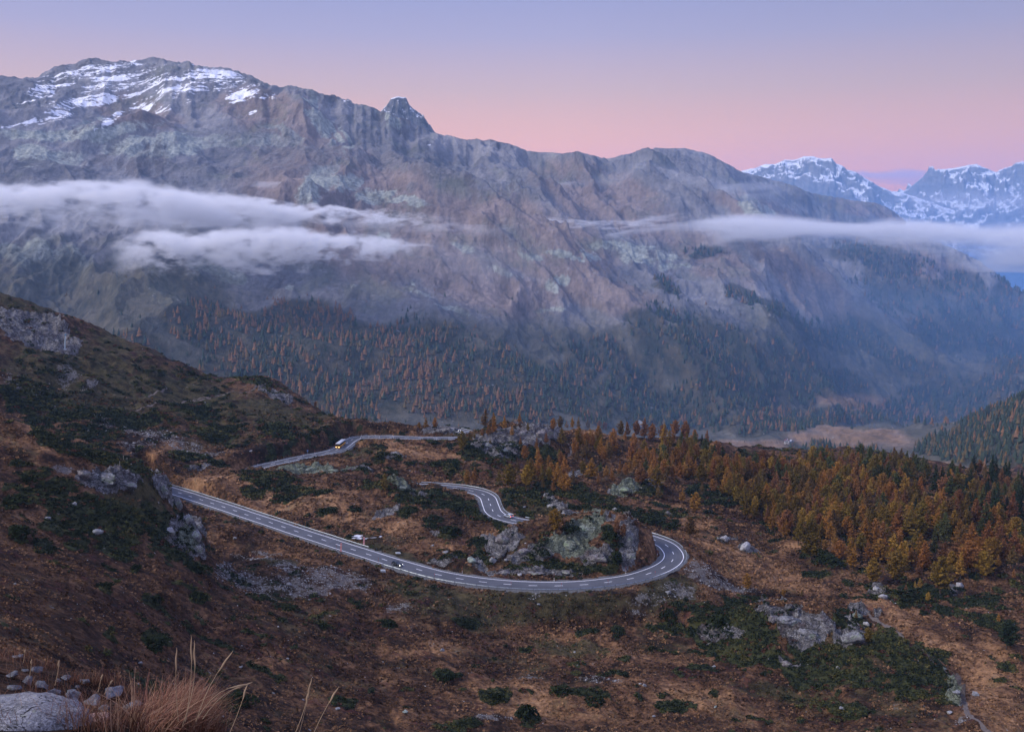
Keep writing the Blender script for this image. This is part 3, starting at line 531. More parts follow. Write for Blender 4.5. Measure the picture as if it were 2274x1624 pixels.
def mountain_material():
    g = NB('mountain_land', 0.95, 0.1)
    down = g.scaled((1.0, .42, .55))                      # drawn out down the slope
    n300, n90, n25, n8 = g.noise(320, 5, .62), g.noise(95, 6, .64, down, .5), g.noise(30, 5, .66, down), g.noise(11, 4, .68)
    snow, tal, rock, wood, mea, pink = (g.attr(k) for k in ('snow', 'talus', 'rock', 'wood', 'meadow', 'pink'))
    ce = lambda x, k: g.math('MULTIPLY', g.math('SUBTRACT', x, .5), k)
    v = g.math('ADD', .5, g.math('ADD', ce(n300, .8), g.math('ADD', ce(n90, 1.0), ce(n25, .6))))
    c = g.ramp(v, [(.22, (.076, .074, .080)), (.42, (.140, .134, .140)), (.60, (.200, .190, .194)), (.82, (.285, .272, .268))])
    c = g.mix(g.math('MULTIPLY', g.step(g.math('ADD', pink, ce(n90, 1.6)), .25, .95), .55), c, g.mix(g.step(n25, .3, .7), (.165, .108, .080), (.275, .188, .142)))
    ta = g.step(g.math('ADD', g.math('MULTIPLY', tal, .85), g.math('ADD', ce(n25, 1.7), g.math('ADD', ce(n90, 1.9), ce(n8, .7)))), .45, .80)
    c = g.mix(g.math('MULTIPLY', ta, .9), c, g.mix(g.step(n8, .3, .7), (.21, .225, .195), (.32, .34, .295)))
    ro = g.step(g.math('ADD', g.math('MULTIPLY', rock, .7), g.math('ADD', ce(n25, 1.6), g.math('ADD', ce(n90, 1.6), ce(n8, .8)))), .45, .85)
    c = g.mix(g.math('MULTIPLY', ro, .8), c, g.mix(g.step(n8, .3, .7), (.060, .056, .060), (.16, .15, .15)))
    gr = g.noise(150, 6, .72, g.scaled((.7, .6, 1.2)), .6)
    c = g.mix(g.math('MULTIPLY', g.step(gr, .52, .66), .5), c, (.125, .13, .095))
    c = g.mix(g.math('MULTIPLY', g.step(g.noise(120, 6, .72, g.scaled((1.1, .35, .4)), .8), .56, .64), .55), c, (.062, .046, .044))
    c = g.mix(g.math('MULTIPLY', g.step(g.math('ADD', g.attr('low'), ce(n90, 1.0)), .15, .7), .88), c, g.mix(g.step(n25, .3, .7), (.045, .045, .032), (.105, .092, .062)))
    wo = g.step(g.math('ADD', wood, g.math('ADD', ce(n25, 1.0), ce(n90, .8))), .20, .7)
    c = g.mix(g.math('MULTIPLY', wo, .8), c, g.mix(g.step(n25, .4, .6), (.022, .026, .018), (.06, .05, .03)))
    c = g.mix(mea, c, g.mix(g.step(n25, .35, .65), (.13, .085, .05), (.22, .14, .085)))
    c = g.mix(1.0, c, g.ramp(n8, [(.3, (.72, .72, .72)), (.5, (1, 1, 1)), (.7, (1.28, 1.27, 1.25))]), 'MULTIPLY')
    st = g.math('MULTIPLY', g.step(g.noise(15, 3, .7), .64, .70), g.step(n90, .48, .6))
    c = g.mix(g.math('MULTIPLY', st, .55), c, (.30, .30, .29))
    def dot(v_): 
        n_ = g.N.new('ShaderNodeVectorMath'); n_.operation = 'DOT_PRODUCT'; g.L.new(g.co(), n_.inputs[0]); n_.inputs[1].default_value = v_; return n_.outputs['Value']
    cb = g.N.new('ShaderNodeCombineXYZ'); g.L.new(dot((.29, .16, .12)), cb.inputs[0]); g.L.new(dot((.55, -.45, -1.5)), cb.inputs[1]); g.L.new(dot((.5, -.8, .1)), cb.inputs[2])
    sn = g.noise(58, 8, .70, cb.outputs[0], .9)
    sm = g.step(g.math('ADD', g.math('MULTIPLY', snow, .58), g.math('ADD', ce(sn, 3.4), ce(n8, 1.0))), .54, .70)
    sm = g.math('MULTIPLY', sm, g.step(snow, .02, .2))
    c = g.mix(sm, c, (.82, .83, .86))
    g.base(c)
    g.bump(g.math('ADD', n90, g.math('ADD', g.math('MULTIPLY', n25, .55), g.math('MULTIPLY', n8, .18))), 20.0, 0.55)
    return g.m

def plain(name, col, rough=0.6, spec=0.3, metal=0.0, var=0.15, lam=0.5):
    g = NB(name, rough, spec); g.b.inputs['Metallic'].default_value = metal
    a = tuple(x * (1 - var) for x in col); b = tuple(min(1, x * (1 + var)) for x in col)
    g.base(g.mix(g.step(g.noise(lam, 4, .6), .35, .65), a, b)); return g.m
def lamp(name, col, power):
    g = NB(name, .3, .5); g.base(col); g.b.inputs['Emission Color'].default_value = (*col, 1); g.b.inputs['Emission Strength'].default_value = power; return g.m
def asphalt():
    g = NB('asphalt', .75, .35)
    c = g.mix(g.step(g.noise(11, 4, .6), .35, .65), (.062, .064, .072), (.086, .088, .098))
    ac = g.math('ABSOLUTE', g.attr('across'))                       # worn wheel tracks in each lane
    tr = g.math('ADD', g.step(g.math('ABSOLUTE', g.math('SUBTRACT', ac, .23)), .10, .02), g.step(g.math('ABSOLUTE', g.math('SUBTRACT', ac, .62)), .10, .02))
    c = g.mix(g.math('MULTIPLY', tr, g.math('MULTIPLY', g.noise(16, 4, .6), .5)), c, (.118, .120, .130))
    pt = g.voro(13, out=1); s_ = g.N.new('ShaderNodeSeparateColor'); g.L.new(pt, s_.inputs[0])
    c = g.mix(g.math('MULTIPLY', g.step(s_.outputs[0], .80, .82), .35), c, (.045, .046, .052))
    c = g.mix(g.math('MULTIPLY', g.step(ac, .90, 1.0), .5), c, (.10, .098, .095))
    c = g.mix(g.math('MULTIPLY', g.step(g.noise(.5, 3, .7), .4, .7), .3), c, (.105, .107, .115)); g.base(c)
    return g.m

def mesh_obj(name, verts, faces, mat, parent=None, smooth=False, mats=None, mi=None):
    me = bpy.data.meshes.new(name); me.from_pydata([tuple(map(float, v)) for v in verts], [], faces)
    for m_ in (mats or [mat]): me.materials.append(m_)
    if mi is not None: me.polygons.foreach_set('material_index', mi)
    if smooth: me.polygons.foreach_set('use_smooth', [True] * len(faces))
    o = bpy.data.objects.new(name, me); COL.objects.link(o)
    if parent is not None: o.parent = parent
    return o
def tag(o, label=None, cat=None, group=None, kind=None):
    if label: o['label'] = label
    if cat: o['category'] = cat
    if group: o['group'] = group
    if kind: o['kind'] = kind
    return o
def empty(name, loc=(0, 0, 0), rz=0.0):
    o = bpy.data.objects.new(name, None); o.empty_display_size = 0.3; COL.objects.link(o); o.location = loc; o.rotation_euler = (0, 0, rz); return o
class MB:
    """collects shapes into one mesh"""
    def __init__(self): self.v, self.f = [], []
    def add(self, v, f):
        k = len(self.v); self.v += [tuple(p) for p in v]; self.f += [[i + k for i in q] for q in f]; return self
    def box(self, c, s, rz=0.0, taper=1.0):
        x, y, z = (q / 2 for q in s); t = taper
        P = [(-x,-y,-z),(x,-y,-z),(x,y,-z),(-x,y,-z),(-x*t,-y*t,z),(x*t,-y*t,z),(x*t,y*t,z),(-x*t,y*t,z)]
        ca, sa = math.cos(rz), math.sin(rz)
        return self.add([(c[0]+p[0]*ca-p[1]*sa, c[1]+p[0]*sa+p[1]*ca, c[2]+p[2]) for p in P], [(3,2,1,0),(4,5,6,7),(0,1,5,4),(1,2,6,5),(2,3,7,6),(3,0,4,7)])
    def tube(self, path, radii, n=8, caps=True):
        rings = []; path = [Vector(p) for p in path]
        for i, p in enumerate(path):
            t = (path[min(i+1, len(path)-1)] - path[max(i-1, 0)]).normalized()
            a = t.orthogonal().normalized(); b = t.cross(a)
            r = radii[i] if hasattr(radii, '__len__') else radii
            rings.append([p + (a * math.cos(2*math.pi*k/n) + b * math.sin(2*math.pi*k/n)) * r for k in range(n)])
        V = [q for r_ in rings for q in r_]; F = []
        for i in range(len(rings)-1):
            for k in range(n): F.append((i*n+k, i*n+(k+1)%n, (i+1)*n+(k+1)%n, (i+1)*n+k))
        if caps: F.append(tuple(range(n-1, -1, -1))); F.append(tuple((len(rings)-1)*n+k for k in range(n)))
        return self.add(V, F)
    def obj(self, name, mat, parent=None, smooth=False): return mesh_obj(name, self.v, self.f, mat, parent, smooth)
# ------------------------------------------------------------------ land meshes
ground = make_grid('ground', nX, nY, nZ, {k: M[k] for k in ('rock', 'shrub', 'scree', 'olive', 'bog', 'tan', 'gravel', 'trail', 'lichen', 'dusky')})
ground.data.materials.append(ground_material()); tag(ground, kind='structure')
mountain = make_grid('mountain', mX, mY, mZ, MM)
mountain.data.materials.append(mountain_material()); tag(mountain, kind='structure')

# ------------------------------------------------------------------ far snow mountains and the rocky tooth behind the ridge (solid ridges, each at its own distance)
def far_peak(name, prof, D, depth, base, seed, amp, mat, foot=None):
    """a mountain whose crest line follows surveyed points; it falls to base in front and behind"""
    px = np.array(prof, float); n = 420; m = 210
    t = np.linspace(px[0, 0], px[-1, 0], n); yv = np.interp(t, px[:, 0], px[:, 1])
    th, s = ray(t, yv); cz = s * D; x0 = D * np.sin(th); 
    v = np.linspace(-1, 0.55, m)[:, None]
    X = x0[None, :] * (1 + v * depth / D); Y = (D * np.cos(th))[None, :] + v * depth
    fall = np.where(v < 0, np.abs(v) ** 0.85, np.abs(v) * 1.5)
    Z = cz[None, :] * (1 - fall) + base * fall
    k = sstep(0.0, 0.10, fall)
    lam = depth
    rd = ridged(X + Y * .25, Y * .55, lam * .35, 5, .55, seed=seed) * amp + ridged(X, Y, lam * .09, 4, .55, seed=seed + 7) * amp * .3
    Z = Z + rd * (0.12 + .88 * k) * (1 - .0 * fall)
    o = make_grid(name, X, Y, Z, {}); o.data.materials.append(mat); tag(o, kind='structure'); return o
def peak_material(name, snow_lo, snow_hi, lam, rockc=((.05, .05, .055), (.16, .155, .16))):
    g = NB(name, .9, .15)
    n1 = g.noise(lam, 6, .68, g.scaled((1, .7, 1.8)), .8); n2 = g.noise(lam * .25, 4, .7)
    nz = g.sepz(g.geo('Normal'))[2]
    c = g.mix(g.step(n2, .35, .65), rockc[0], rockc[1])
    f = g.math('ADD', g.math('ADD', g.math('MULTIPLY', n1, .8), g.math('MULTIPLY', n2, .35)), g.math('MULTIPLY', nz, .75))
    c = g.mix(g.step(f, snow_lo, snow_hi), c, (.82, .83, .86)); g.base(c)
    g.bump(n1, lam * .25, .8); return g.m
snowm = peak_material('snowy_rock', 1.08, 1.24, 130, ((.10, .10, .11), (.22, .215, .22)))
far_peak('snow_mountain', [(1560,470),(1620,390),(1648,378),(1680,372),(1700,365),(1720,366),(1740,357),(1765,356),(1785,351),(1805,349),(1825,352),(1846,349),(1856,361),(1870,366),(1880,375),(1900,379),(1920,392),(1945,408),(1965,416),(1985,424),(2000,424),(2040,440),(2120,470)], 9200, 2300, -500, 91, 150, snowm)
far_peak('snow_mountain', [(1880,480),(1940,462),(1985,440),(2010,422),(2040,402),(2060,388),(2078,380),(2090,374),(2110,373),(2130,370),(2150,366),(2165,365),(2180,372),(2200,382),(2210,386),(2225,378),(2250,366),(2273,359),(2320,345),(2420,330),(2560,360)], 10500, 2600, -700, 95, 190, snowm)
far_peak('snow_mountain', [(1480,460),(1720,428),(1800,440),(1900,420),(2000,426),(2080,440),(2300,430),(2600,420)], 11800, 2000, -300, 97, 120, snowm)
toothm = peak_material('bare_rock', 1.08, 1.2, 90, ((.055, .055, .06), (.17, .165, .165)))
far_peak('rocky_peak', [(780,330),(820,290),(835,262),(845,247),(857,234),(868,217),(885,214),(902,218),(908,232),(916,240),(930,249),(940,258),(950,276),(962,292),(985,320),(1020,350)], 4700, 520, 60, 93, 55, toothm)
far_peak('blue_hills', [(1950,640),(2050,600),(2150,575),(2273,560),(2420,540),(2600,520)], 8200, 2600, -900, 99, 120, plain('distant_wood', (.035, .05, .05), .95, .1, 0, .3, 120))

# ------------------------------------------------------------------ roads: carriageway sheets with painted lines
M_ASPH = asphalt(); M_LINE = plain('road_paint', (.86, .86, .86), .6, .3, 0, .04, .4)
def normals2(L):
    t = np.gradient(L, axis=0); t /= np.linalg.norm(t, axis=1)[:, None]
    return t, np.stack([t[:, 1], -t[:, 0]], -1)      # right of travel
def ribbon(L, o0, o1, z, lo=0, hi=None):
    hi = hi or len(L); t, nr = normals2(L)
    a = L[lo:hi] + nr[lo:hi] * np.asarray(o0).reshape(-1, 1)[:1]; b = L[lo:hi] + nr[lo:hi] * np.asarray(o1).reshape(-1, 1)[:1]
    V = [(p[0], p[1], z) for p in a] + [(p[0], p[1], z) for p in b]; n = len(a)
    return V, [(i, n + i, n + i + 1, i + 1) for i in range(n - 1)]
def build_road(name, L, z, half, dash=True, edge=0.27):
    V, F = ribbon(L, -half, half, z)
    F = [f[::-1] for f in F] if False else F
    # skirt so that the slab has thickness
    n = len(V) // 2; V2 = [(p[0], p[1], p[2] - 0.25) for p in V]
    F2 = [(i + 1, 2*n + i + 1, 2*n + i, i) for i in range(n - 1)] + [(n + i, 3*n + i, 3*n + i + 1, n + i + 1) for i in range(n - 1)]
    r = mesh_obj(name, V + V2, F + F2, M_ASPH); tag(r, kind='structure')
    a_ = r.data.attributes.new('across', 'FLOAT', 'POINT'); a_.data.foreach_set('value', ([-1.0] * n + [1.0] * n) * 2)
    for s in (-1, 1):
        v, f = ribbon(L, s * (half - .52) - edge / 2, s * (half - .52) + edge / 2, z + 0.012); mesh_obj('edge_line', v, f, M_LINE, r)
    if dash:
        mb = MB(); st = L[1] - L[0]; step = np.linalg.norm(st); per = int(9 / step); on = max(2, int(3 / step) + 1)
        for a in range(2, len(L) - on, per):
            mb.add(*ribbon(L, -.12, .12, z + 0.012, a, a + on))
        mb.obj('centre_line', M_LINE, r)
    return r
road_a = build_road('road', RA, ZA, HALF_A)
road_c = build_road('road', RC, ZC, 3.9)
RHz = ZH + 1.0
road_h = build_road('road', RH, RHz, 4.2, True, .3)

# ------------------------------------------------------------------ sky, sun, air, camera
wd = bpy.data.worlds.new('World'); sc.world = wd; wd.use_nodes = True
nt = wd.node_tree; nt.nodes.clear()
def wn(t): return nt.nodes.new(t)
tc = wn('ShaderNodeTexCoord'); nrm = wn('ShaderNodeVectorMath'); nrm.operation = 'NORMALIZE'; nt.links.new(tc.outputs['Generated'], nrm.inputs[0])
sep = wn('ShaderNodeSeparateXYZ'); nt.links.new(nrm.outputs[0], sep.inputs[0])
def s2l(r, g, b): return tuple(((x / 255 + .055) / 1.055) ** 2.4 if x > 10 else x / 255 / 12.92 for x in (r, g, b))
def wramp(stops, sock, lo, hi):
    mr = wn('ShaderNodeMapRange'); nt.links.new(sock, mr.inputs['Value']); mr.inputs['From Min'].default_value = lo; mr.inputs['From Max'].default_value = hi
    cr = wn('ShaderNodeValToRGB'); e = cr.color_ramp.elements
    while len(e) < len(stops): e.new(.5)
    for k, (p, c) in enumerate(stops): e[k].position = p; e[k].color = (*c, 1)
    nt.links.new(mr.outputs[0], cr.inputs[0]); return cr.outputs[0]
# height of the view direction above the horizon (sine): belt of pink dusk in front, pale bright dome above and behind
front = wramp([((.0 + .3) / 1.3, (1.30, .40, .20)), ((.045 + .3) / 1.3, (1.24, .46, .26)), ((.085 + .3) / 1.3, (.97, .47, .34)), ((.13 + .3) / 1.3, (.64, .43, .44)), ((.18 + .3) / 1.3, (.405, .368, .56)), ((.235 + .3) / 1.3, (.275, .305, .575)),
               ((.34 + .3) / 1.3, s2l(150, 160, 210)), ((.6 + .3) / 1.3, SKY_UP), (1.0, SKY_UP)], sep.outputs[2], -.3, 1.0)
back = wramp([((.0 + .3) / 1.3, SKY_BACK), (1.0, SKY_UP)], sep.outputs[2], -.3, 1.0)
mb_ = wn('ShaderNodeMapRange'); mb_.interpolation_type = 'SMOOTHSTEP'; nt.links.new(sep.outputs[1], mb_.inputs['Value']); mb_.inputs['From Min'].default_value = .45; mb_.inputs['From Max'].default_value = -.5
mx = wn('ShaderNodeMix'); mx.data_type = 'RGBA'; nt.links.new(mb_.outputs[0], mx.inputs[0]); nt.links.new(front, mx.inputs[6]); nt.links.new(back, mx.inputs[7])
# the right of the view is a little darker than the left
rx = wn('ShaderNodeMapRange'); nt.links.new(sep.outputs[0], rx.inputs['Value']); rx.inputs['From Min'].default_value = .05; rx.inputs['From Max'].default_value = .5; rx.inputs['To Min'].default_value = 1.0; rx.inputs['To Max'].default_value = .82
vm = wn('ShaderNodeMix'); vm.data_type = 'RGBA'; vm.blend_type = 'MULTIPLY'; vm.inputs[0].default_value = 1; nt.links.new(mx.outputs[2], vm.inputs[6]); nt.links.new(rx.outputs[0], vm.inputs[7])
b1 = wn('ShaderNodeBackground'); nt.links.new(vm.outputs[2], b1.inputs[0]); b1.inputs[1].default_value = 1.0
sky = wn('ShaderNodeTexSky'); sky.sky_type = 'NISHITA'; sky.sun_disc = False; sky.sun_elevation = SUN_EL; sky.sun_rotation = SUN_AZ; sky.altitude = 2200
b2 = wn('ShaderNodeBackground'); nt.links.new(sky.outputs[0], b2.inputs[0]); b2.inputs[1].default_value = 0.02
ad = wn('ShaderNodeAddShader'); nt.links.new(b1.outputs[0], ad.inputs[0]); nt.links.new(b2.outputs[0], ad.inputs[1])
wo = wn('ShaderNodeOutputWorld'); nt.links.new(ad.outputs[0], wo.inputs['Surface'])

sun = bpy.data.lights.new('sun', 'SUN'); sun.energy = SUN_E; sun.angle = R(20); sun.color = (1.0, .91, .82)
so = bpy.data.objects.new('sun', sun); COL.objects.link(so)
so.rotation_euler = (R(90) - LAMP_EL, 0, -LAMP_AZ + math.pi)

def haze_box():
    x, y0, y1, z0, z1 = 9000, -300, 12900, -1100, 840
    mb = MB().box((0, (y0 + y1) / 2, (z0 + z1) / 2), (2 * x, y1 - y0, z1 - z0))
    m = bpy.data.materials.new('valley_air'); m.use_nodes = True; t = m.node_tree; t.nodes.clear()
    v = t.nodes.new('ShaderNodeVolumePrincipled'); v.inputs['Color'].default_value = HAZE_COL; v.inputs['Density'].default_value = HAZE_D; v.inputs['Anisotropy'].default_value = 0.0
    o_ = t.nodes.new('ShaderNodeOutputMaterial'); t.links.new(v.outputs[0], o_.inputs['Volume'])
    o = mb.obj('haze', m); tag(o, kind='stuff'); return o
if HAZE_ON: haze_box()

cam = bpy.data.cameras.new('camera'); co = bpy.data.objects.new('camera', cam); COL.objects.link(co)
cam.sensor_width = 36; cam.lens = 36 * FPX / 2273; cam.clip_start = .1; cam.clip_end = 60000
co.rotation_euler = (R(90) - PITCH, 0, 0); sc.camera = co
sc.view_settings.view_transform = 'Standard'; sc.view_settings.look = 'None'; sc.view_settings.exposure = EXPO; sc.view_settings.gamma = 1
cy = sc.cycles; cy.max_bounces = 7; cy.diffuse_bounces = 2; cy.glossy_bounces = 2; cy.transmission_bounces = 3; cy.volume_bounces = 3; cy.transparent_max_bounces = 8
cy.use_denoising = True
try: cy.denoiser = 'OPENIMAGEDENOISE'
except Exception: pass
cy.sample_clamp_indirect = 6
cy.volume_max_steps = 256
# ------------------------------------------------------------------ guard rails, walls, poles, signs
M_ZINC = plain('galvanised_steel', (.42, .47, .51), .45, .5, .55, .12, 1.5)
M_DARKZ = plain('weathered_steel', (.13, .145, .16), .55, .4, .3, .15, 1.0)
M_WALL = NB('stone_masonry', .9, .2)
_v = M_WALL.voro(.55, 'DISTANCE_TO_EDGE'); M_WALL.base(M_WALL.mix(M_WALL.step(_v, .02, .07), (.10, .10, .10), M_WALL.mix(M_WALL.noise(.8, 3), (.24, .25, .25), (.40, .41, .40)))); M_WALL = M_WALL.m
def at_index(L, vx, vy, z): return int(np.hypot(*(L - on_level(vx, vy, z)).T).argmin())
POST = MB().box((0, 0, .0), (.10, .14, 1.7)).obj('post', M_DARKZ); POSTM = POST.data; bpy.data.objects.remove(POST)
def guard_rail(L, z, side, half, i0, i1, label, gap=4.0, off=.85):
    if i0 > i1: i0, i1 = i1, i0
    t, nr = normals2(L); o = half + off; seg = L[i0:i1] + nr[i0:i1] * side * o
    root = empty('guard_rail', (*seg[len(seg)//2], z)); c = root.location
    tag(root, label, 'guard rail', 'steel guard rails along the road')
    # W profile, facing the road
    prof = [(0.0, .44), (-.05, .50), (-.05, .55), (.02, .60), (-.05, .65), (-.05, .70), (0.0, .76)]
    V, F = [], []; n = len(seg)
    for a, h in prof:
        for i in range(n):
            q = seg[i] + nr[i0 + i] * side * (a - .06); V.append((q[0]-c[0], q[1]-c[1], h))
    for k in range(len(prof) - 1):
        for i in range(n - 1): F.append((k*n+i, k*n+i+1, (k+1)*n+i+1, (k+1)*n+i))
    m = len(V)
    V += [(x + nr[i0 + (q % n)][0] * side * .02, y + nr[i0 + (q % n)][1] * side * .02, h) for q, (x, y, h) in enumerate(V)]
    F += [tuple(m + j for j in f[::-1]) for f in F]
    mesh_obj('rail_beam', V, F, M_ZINC, root)
    L1 = np.concatenate([[0], np.cumsum(np.linalg.norm(np.diff(seg, axis=0), axis=1))])
    num = min(100, int(L1[-1] / gap) + 1)
    for s in np.linspace(0, L1[-1], num):
        i = int(np.searchsorted(L1, s)); i = min(i, n - 1); q = seg[i] + nr[i0 + i] * side * .10
        p = bpy.data.objects.new('post', POSTM); COL.objects.link(p); p.parent = root; p.location = (q[0]-c[0], q[1]-c[1], -.05); p.rotation_euler = (0, 0, math.atan2(t[i0+i][1], t[i0+i][0]))
    return root
guard_rail(RA, ZA, 1, HALF_A, at_index(RA, 861, 1250, ZA), at_index(RA, 1490, 1222, ZA), 'grey steel guard rail round the front outer edge of the hairpin bend')
guard_rail(RA, ZA, 1, HALF_A, at_index(RA, 1488, 1218, ZA), at_index(RA, 1150, 1156, ZA), 'grey guard rail along the back of the hairpin below the meadow')
guard_rail(RA, ZA, 1, HALF_A, at_index(RA, 1120, 1149, ZA), at_index(RA, 925, 1077, ZA), 'grey guard rail round the outer side of the upper bend by the larches')
guard_rail(RA, ZA, -1, HALF_A, at_index(RA, 352, 1079, ZA), at_index(RA, 804, 1224, ZA), 'long grey guard rail on the far side of the straight road')
guard_rail(RC, ZC, 1, 3.9, at_index(RC, 600, 1030, ZC), at_index(RC, 777, 978, ZC), 'grey guard rail with closely set posts above the stone retaining wall')
guard_rail(RC, ZC, 1, 3.9, at_index(RC, 1037, 970, ZC), at_index(RC, 1009, 953.6, ZC), 'grey guard rail round the far end of the distant road')

def wall_along(L, z, i0, i1, o0, o1, hi, lo, label):
    t, nr = normals2(L); seg = L[i0:i1]; n = len(seg); V, F = [], []
    w = np.sin(np.linspace(0, math.pi, n)) ** .5
    for o, top in ((o0, 1), (o1, 1), (o1, 0), (o0, 0)):
        for i in range(n):
            q = seg[i] + nr[i0 + i] * o; V.append((q[0], q[1], z + (hi if top else -.3 - (lo) * w[i])))
    for a in range(4):
        b = (a + 1) % 4
        for i in range(n - 1): F.append((a*n+i, a*n+i+1, b*n+i+1, b*n+i))
    F += [(0, n, 2*n, 3*n), (4*n-1, 3*n-1, 2*n-1, n-1)]
    tag(mesh_obj('retaining_wall', V, F, M_WALL), label, 'retaining wall')
wall_along(RC, ZC, WA, WB, 5.0, 5.6, -.02, 3.4, 'pale stone retaining wall holding up the far road below the bus')

M_WHITE = plain('white_plastic', (.72, .72, .72), .5); M_BLACK = plain('black_band', (.02, .02, .022), .5); M_RED = plain('red_stick', (.36, .075, .035), .6, .3, 0, .2, .3); M_ORANGE = plain('orange_stick', (.42, .16, .05), .6); M_REDP = plain('red_paint', (.50, .05, .05), .5); M_BROWN = plain('dark_red_stick', (.16, .045, .03), .6)
_wp = MB().box((0, 0, .5), (.14, .14, 1.0)).obj('white_post', M_WHITE); _bb = MB().box((0, 0, .68), (.155, .155, .22)).obj('black_band', M_BLACK)
_st = MB().tube([(0, 0, .95), (.015, 0, 2.7)], .045, 6).obj('stick', M_RED); _tb = MB().tube([(.003, 0, 1.55), (.007, 0, 1.85)], .052, 6).obj('dark_band', M_BLACK)
_lo = MB().tube([(0, 0, -.1), (.02, 0, 2.5)], .04, 6).obj('stick', M_BROWN); _to = MB().tube([(.015, 0, 1.9), (.02, 0, 2.4)], .055, 6).obj('red_tip', M_REDP)
_or = MB().tube([(0, 0, -.1), (.02, 0, 2.4)], .04, 6).obj('stick', M_ORANGE)
_PR = {k: o.data for k, o in dict(wp=_wp, bb=_bb, st=_st, tb=_tb, lo=_lo, to=_to, orr=_or).items()}
for o in (_wp, _bb, _st, _tb, _lo, _to, _or): bpy.data.objects.remove(o)
ORD = ['first', 'second', 'third', 'fourth', 'fifth', 'sixth', 'seventh', 'eighth', 'ninth', 'tenth', 'eleventh', 'twelfth', 'thirteenth', 'fourteenth', 'fifteenth', 'sixteenth', 'seventeenth', 'eighteenth', 'nineteenth', 'twentieth']
def pole(vx, vy, z, kind, label, scale=1.0):
    p = on_level(vx, vy, z); r = empty('snow_pole', (p[0], p[1], z)); tag(r, label, 'snow pole', 'snow poles standing along the road'); r.scale = (scale, scale, scale)
    r.rotation_euler = (R(random.uniform(-2, 2)), R(random.uniform(-2, 2)), random.uniform(0, 1))
    for k, nme in {'base': (('wp', 'white_post'), ('bb', 'black_band'), ('st', 'stick'), ('tb', 'dark_band')), 'rail': (('lo', 'stick'), ('to', 'red_tip')), 'orange': (('orr', 'stick'),), 'small': (('wp', 'white_post'), ('bb', 'black_band'))}[kind]:
        c = bpy.data.objects.new(nme, _PR[k]); COL.objects.link(c); c.parent = r
for i, (x, y) in enumerate([(532,1153),(747,1222.3),(840,1252.2)]): pole(x, y, ZA, 'base', f'snow pole with white base, {ORD[i]} from left on the near verge of the straight road')
pole(801.4, 1210.7, ZA, 'base', 'snow pole with white base beside the striped barrier near the pond')
for i, (x, y) in enumerate([(1026,1272),(1230,1289),(1389,1272.7),(1459,1234)]): pole(x, y, ZA, 'base', f'snow pole with white base, {ORD[i]} from left inside the hairpin below the knoll')
for i, (x, y) in enumerate([(965,1286.5),(1134.5,1305.5),(1246,1308),(1350,1300),(1454,1281.5),(1515.6,1251),(1530.4,1220),(1517.6,1203.4),(1489.6,1187.9),(1423.7,1172.3)]):
    pole(x, y, ZA, 'rail', f'thin dark red snow pole on the hairpin guard rail, {ORD[i]} counted from the car')
for i, (x, y) in enumerate([(503,1107),(588,1137),(678,1167)]): pole(x, y, ZA, 'orange', f'thin orange snow pole behind the long guard rail, {ORD[i]} from the left')
for i, (x, y) in enumerate([(562,1037),(572.5,1032.6),(617,1022),(674,1012),(699,1007),(731.5,999.8),(741.6,994.8),(765.8,976.3),(775.8,971.7),(802,967.5),(832.5,967),(870.7,967.5)]):
    pole(x, y, ZC, 'base', f'white snow pole on the hill side of the far road, {ORD[i]} from the left', .95)
for i, (x, y) in enumerate([(799.8,973.4),(819,971.9),(842.6,971.9),(873.7,972.3),(969.4,974)]): pole(x, y, ZC, 'small', f'short white marker post on the meadow side of the far road, {ORD[i]} from left', 1.3)
pole(968.6, 969.8, ZC, 'rail', 'dark post standing alone on the far verge in front of pale rocks', .9)
for i, (x, y) in enumerate([(1026.8,1088.9),(1057.3,1101.2)]): pole(x, y, ZA, 'base', f'snow pole with white base inside the upper bend, {ORD[i]} from the left', .8)
# two raised striped barriers
def barrier(vx, vy, label):
    p = on_level(vx, vy, ZA); r = empty('barrier', (p[0], p[1], ZA)); tag(r, label, 'road barrier', 'striped barriers either side of the road')
    MB().box((0, 0, .15), (.9, .6, .5)).box((0, .1, .6), (.25, .25, .9)).obj('foot', M_DARKZ, r)
    z = .25; k = 0; w, rd = MB(), MB()
    while z < 3.75:
        h = (.34, .20)[k % 2] if k % 4 else .42; h = min(h, 3.8 - z); (rd if k % 2 == 0 else w).box((0.02 * z, -.12, z + h / 2), (.62, .10, h)); z += h; k += 1
    w.obj('white_band', M_WHITE, r); rd.obj('red_band', M_REDP, r); r.rotation_euler = (0, R(3), R(-8))
barrier(756.7, 1225.6, 'red and white striped barrier standing on the near verge of the straight road')
barrier(807.5, 1211.8, 'red and white striped barrier standing on the far verge beside the pond')
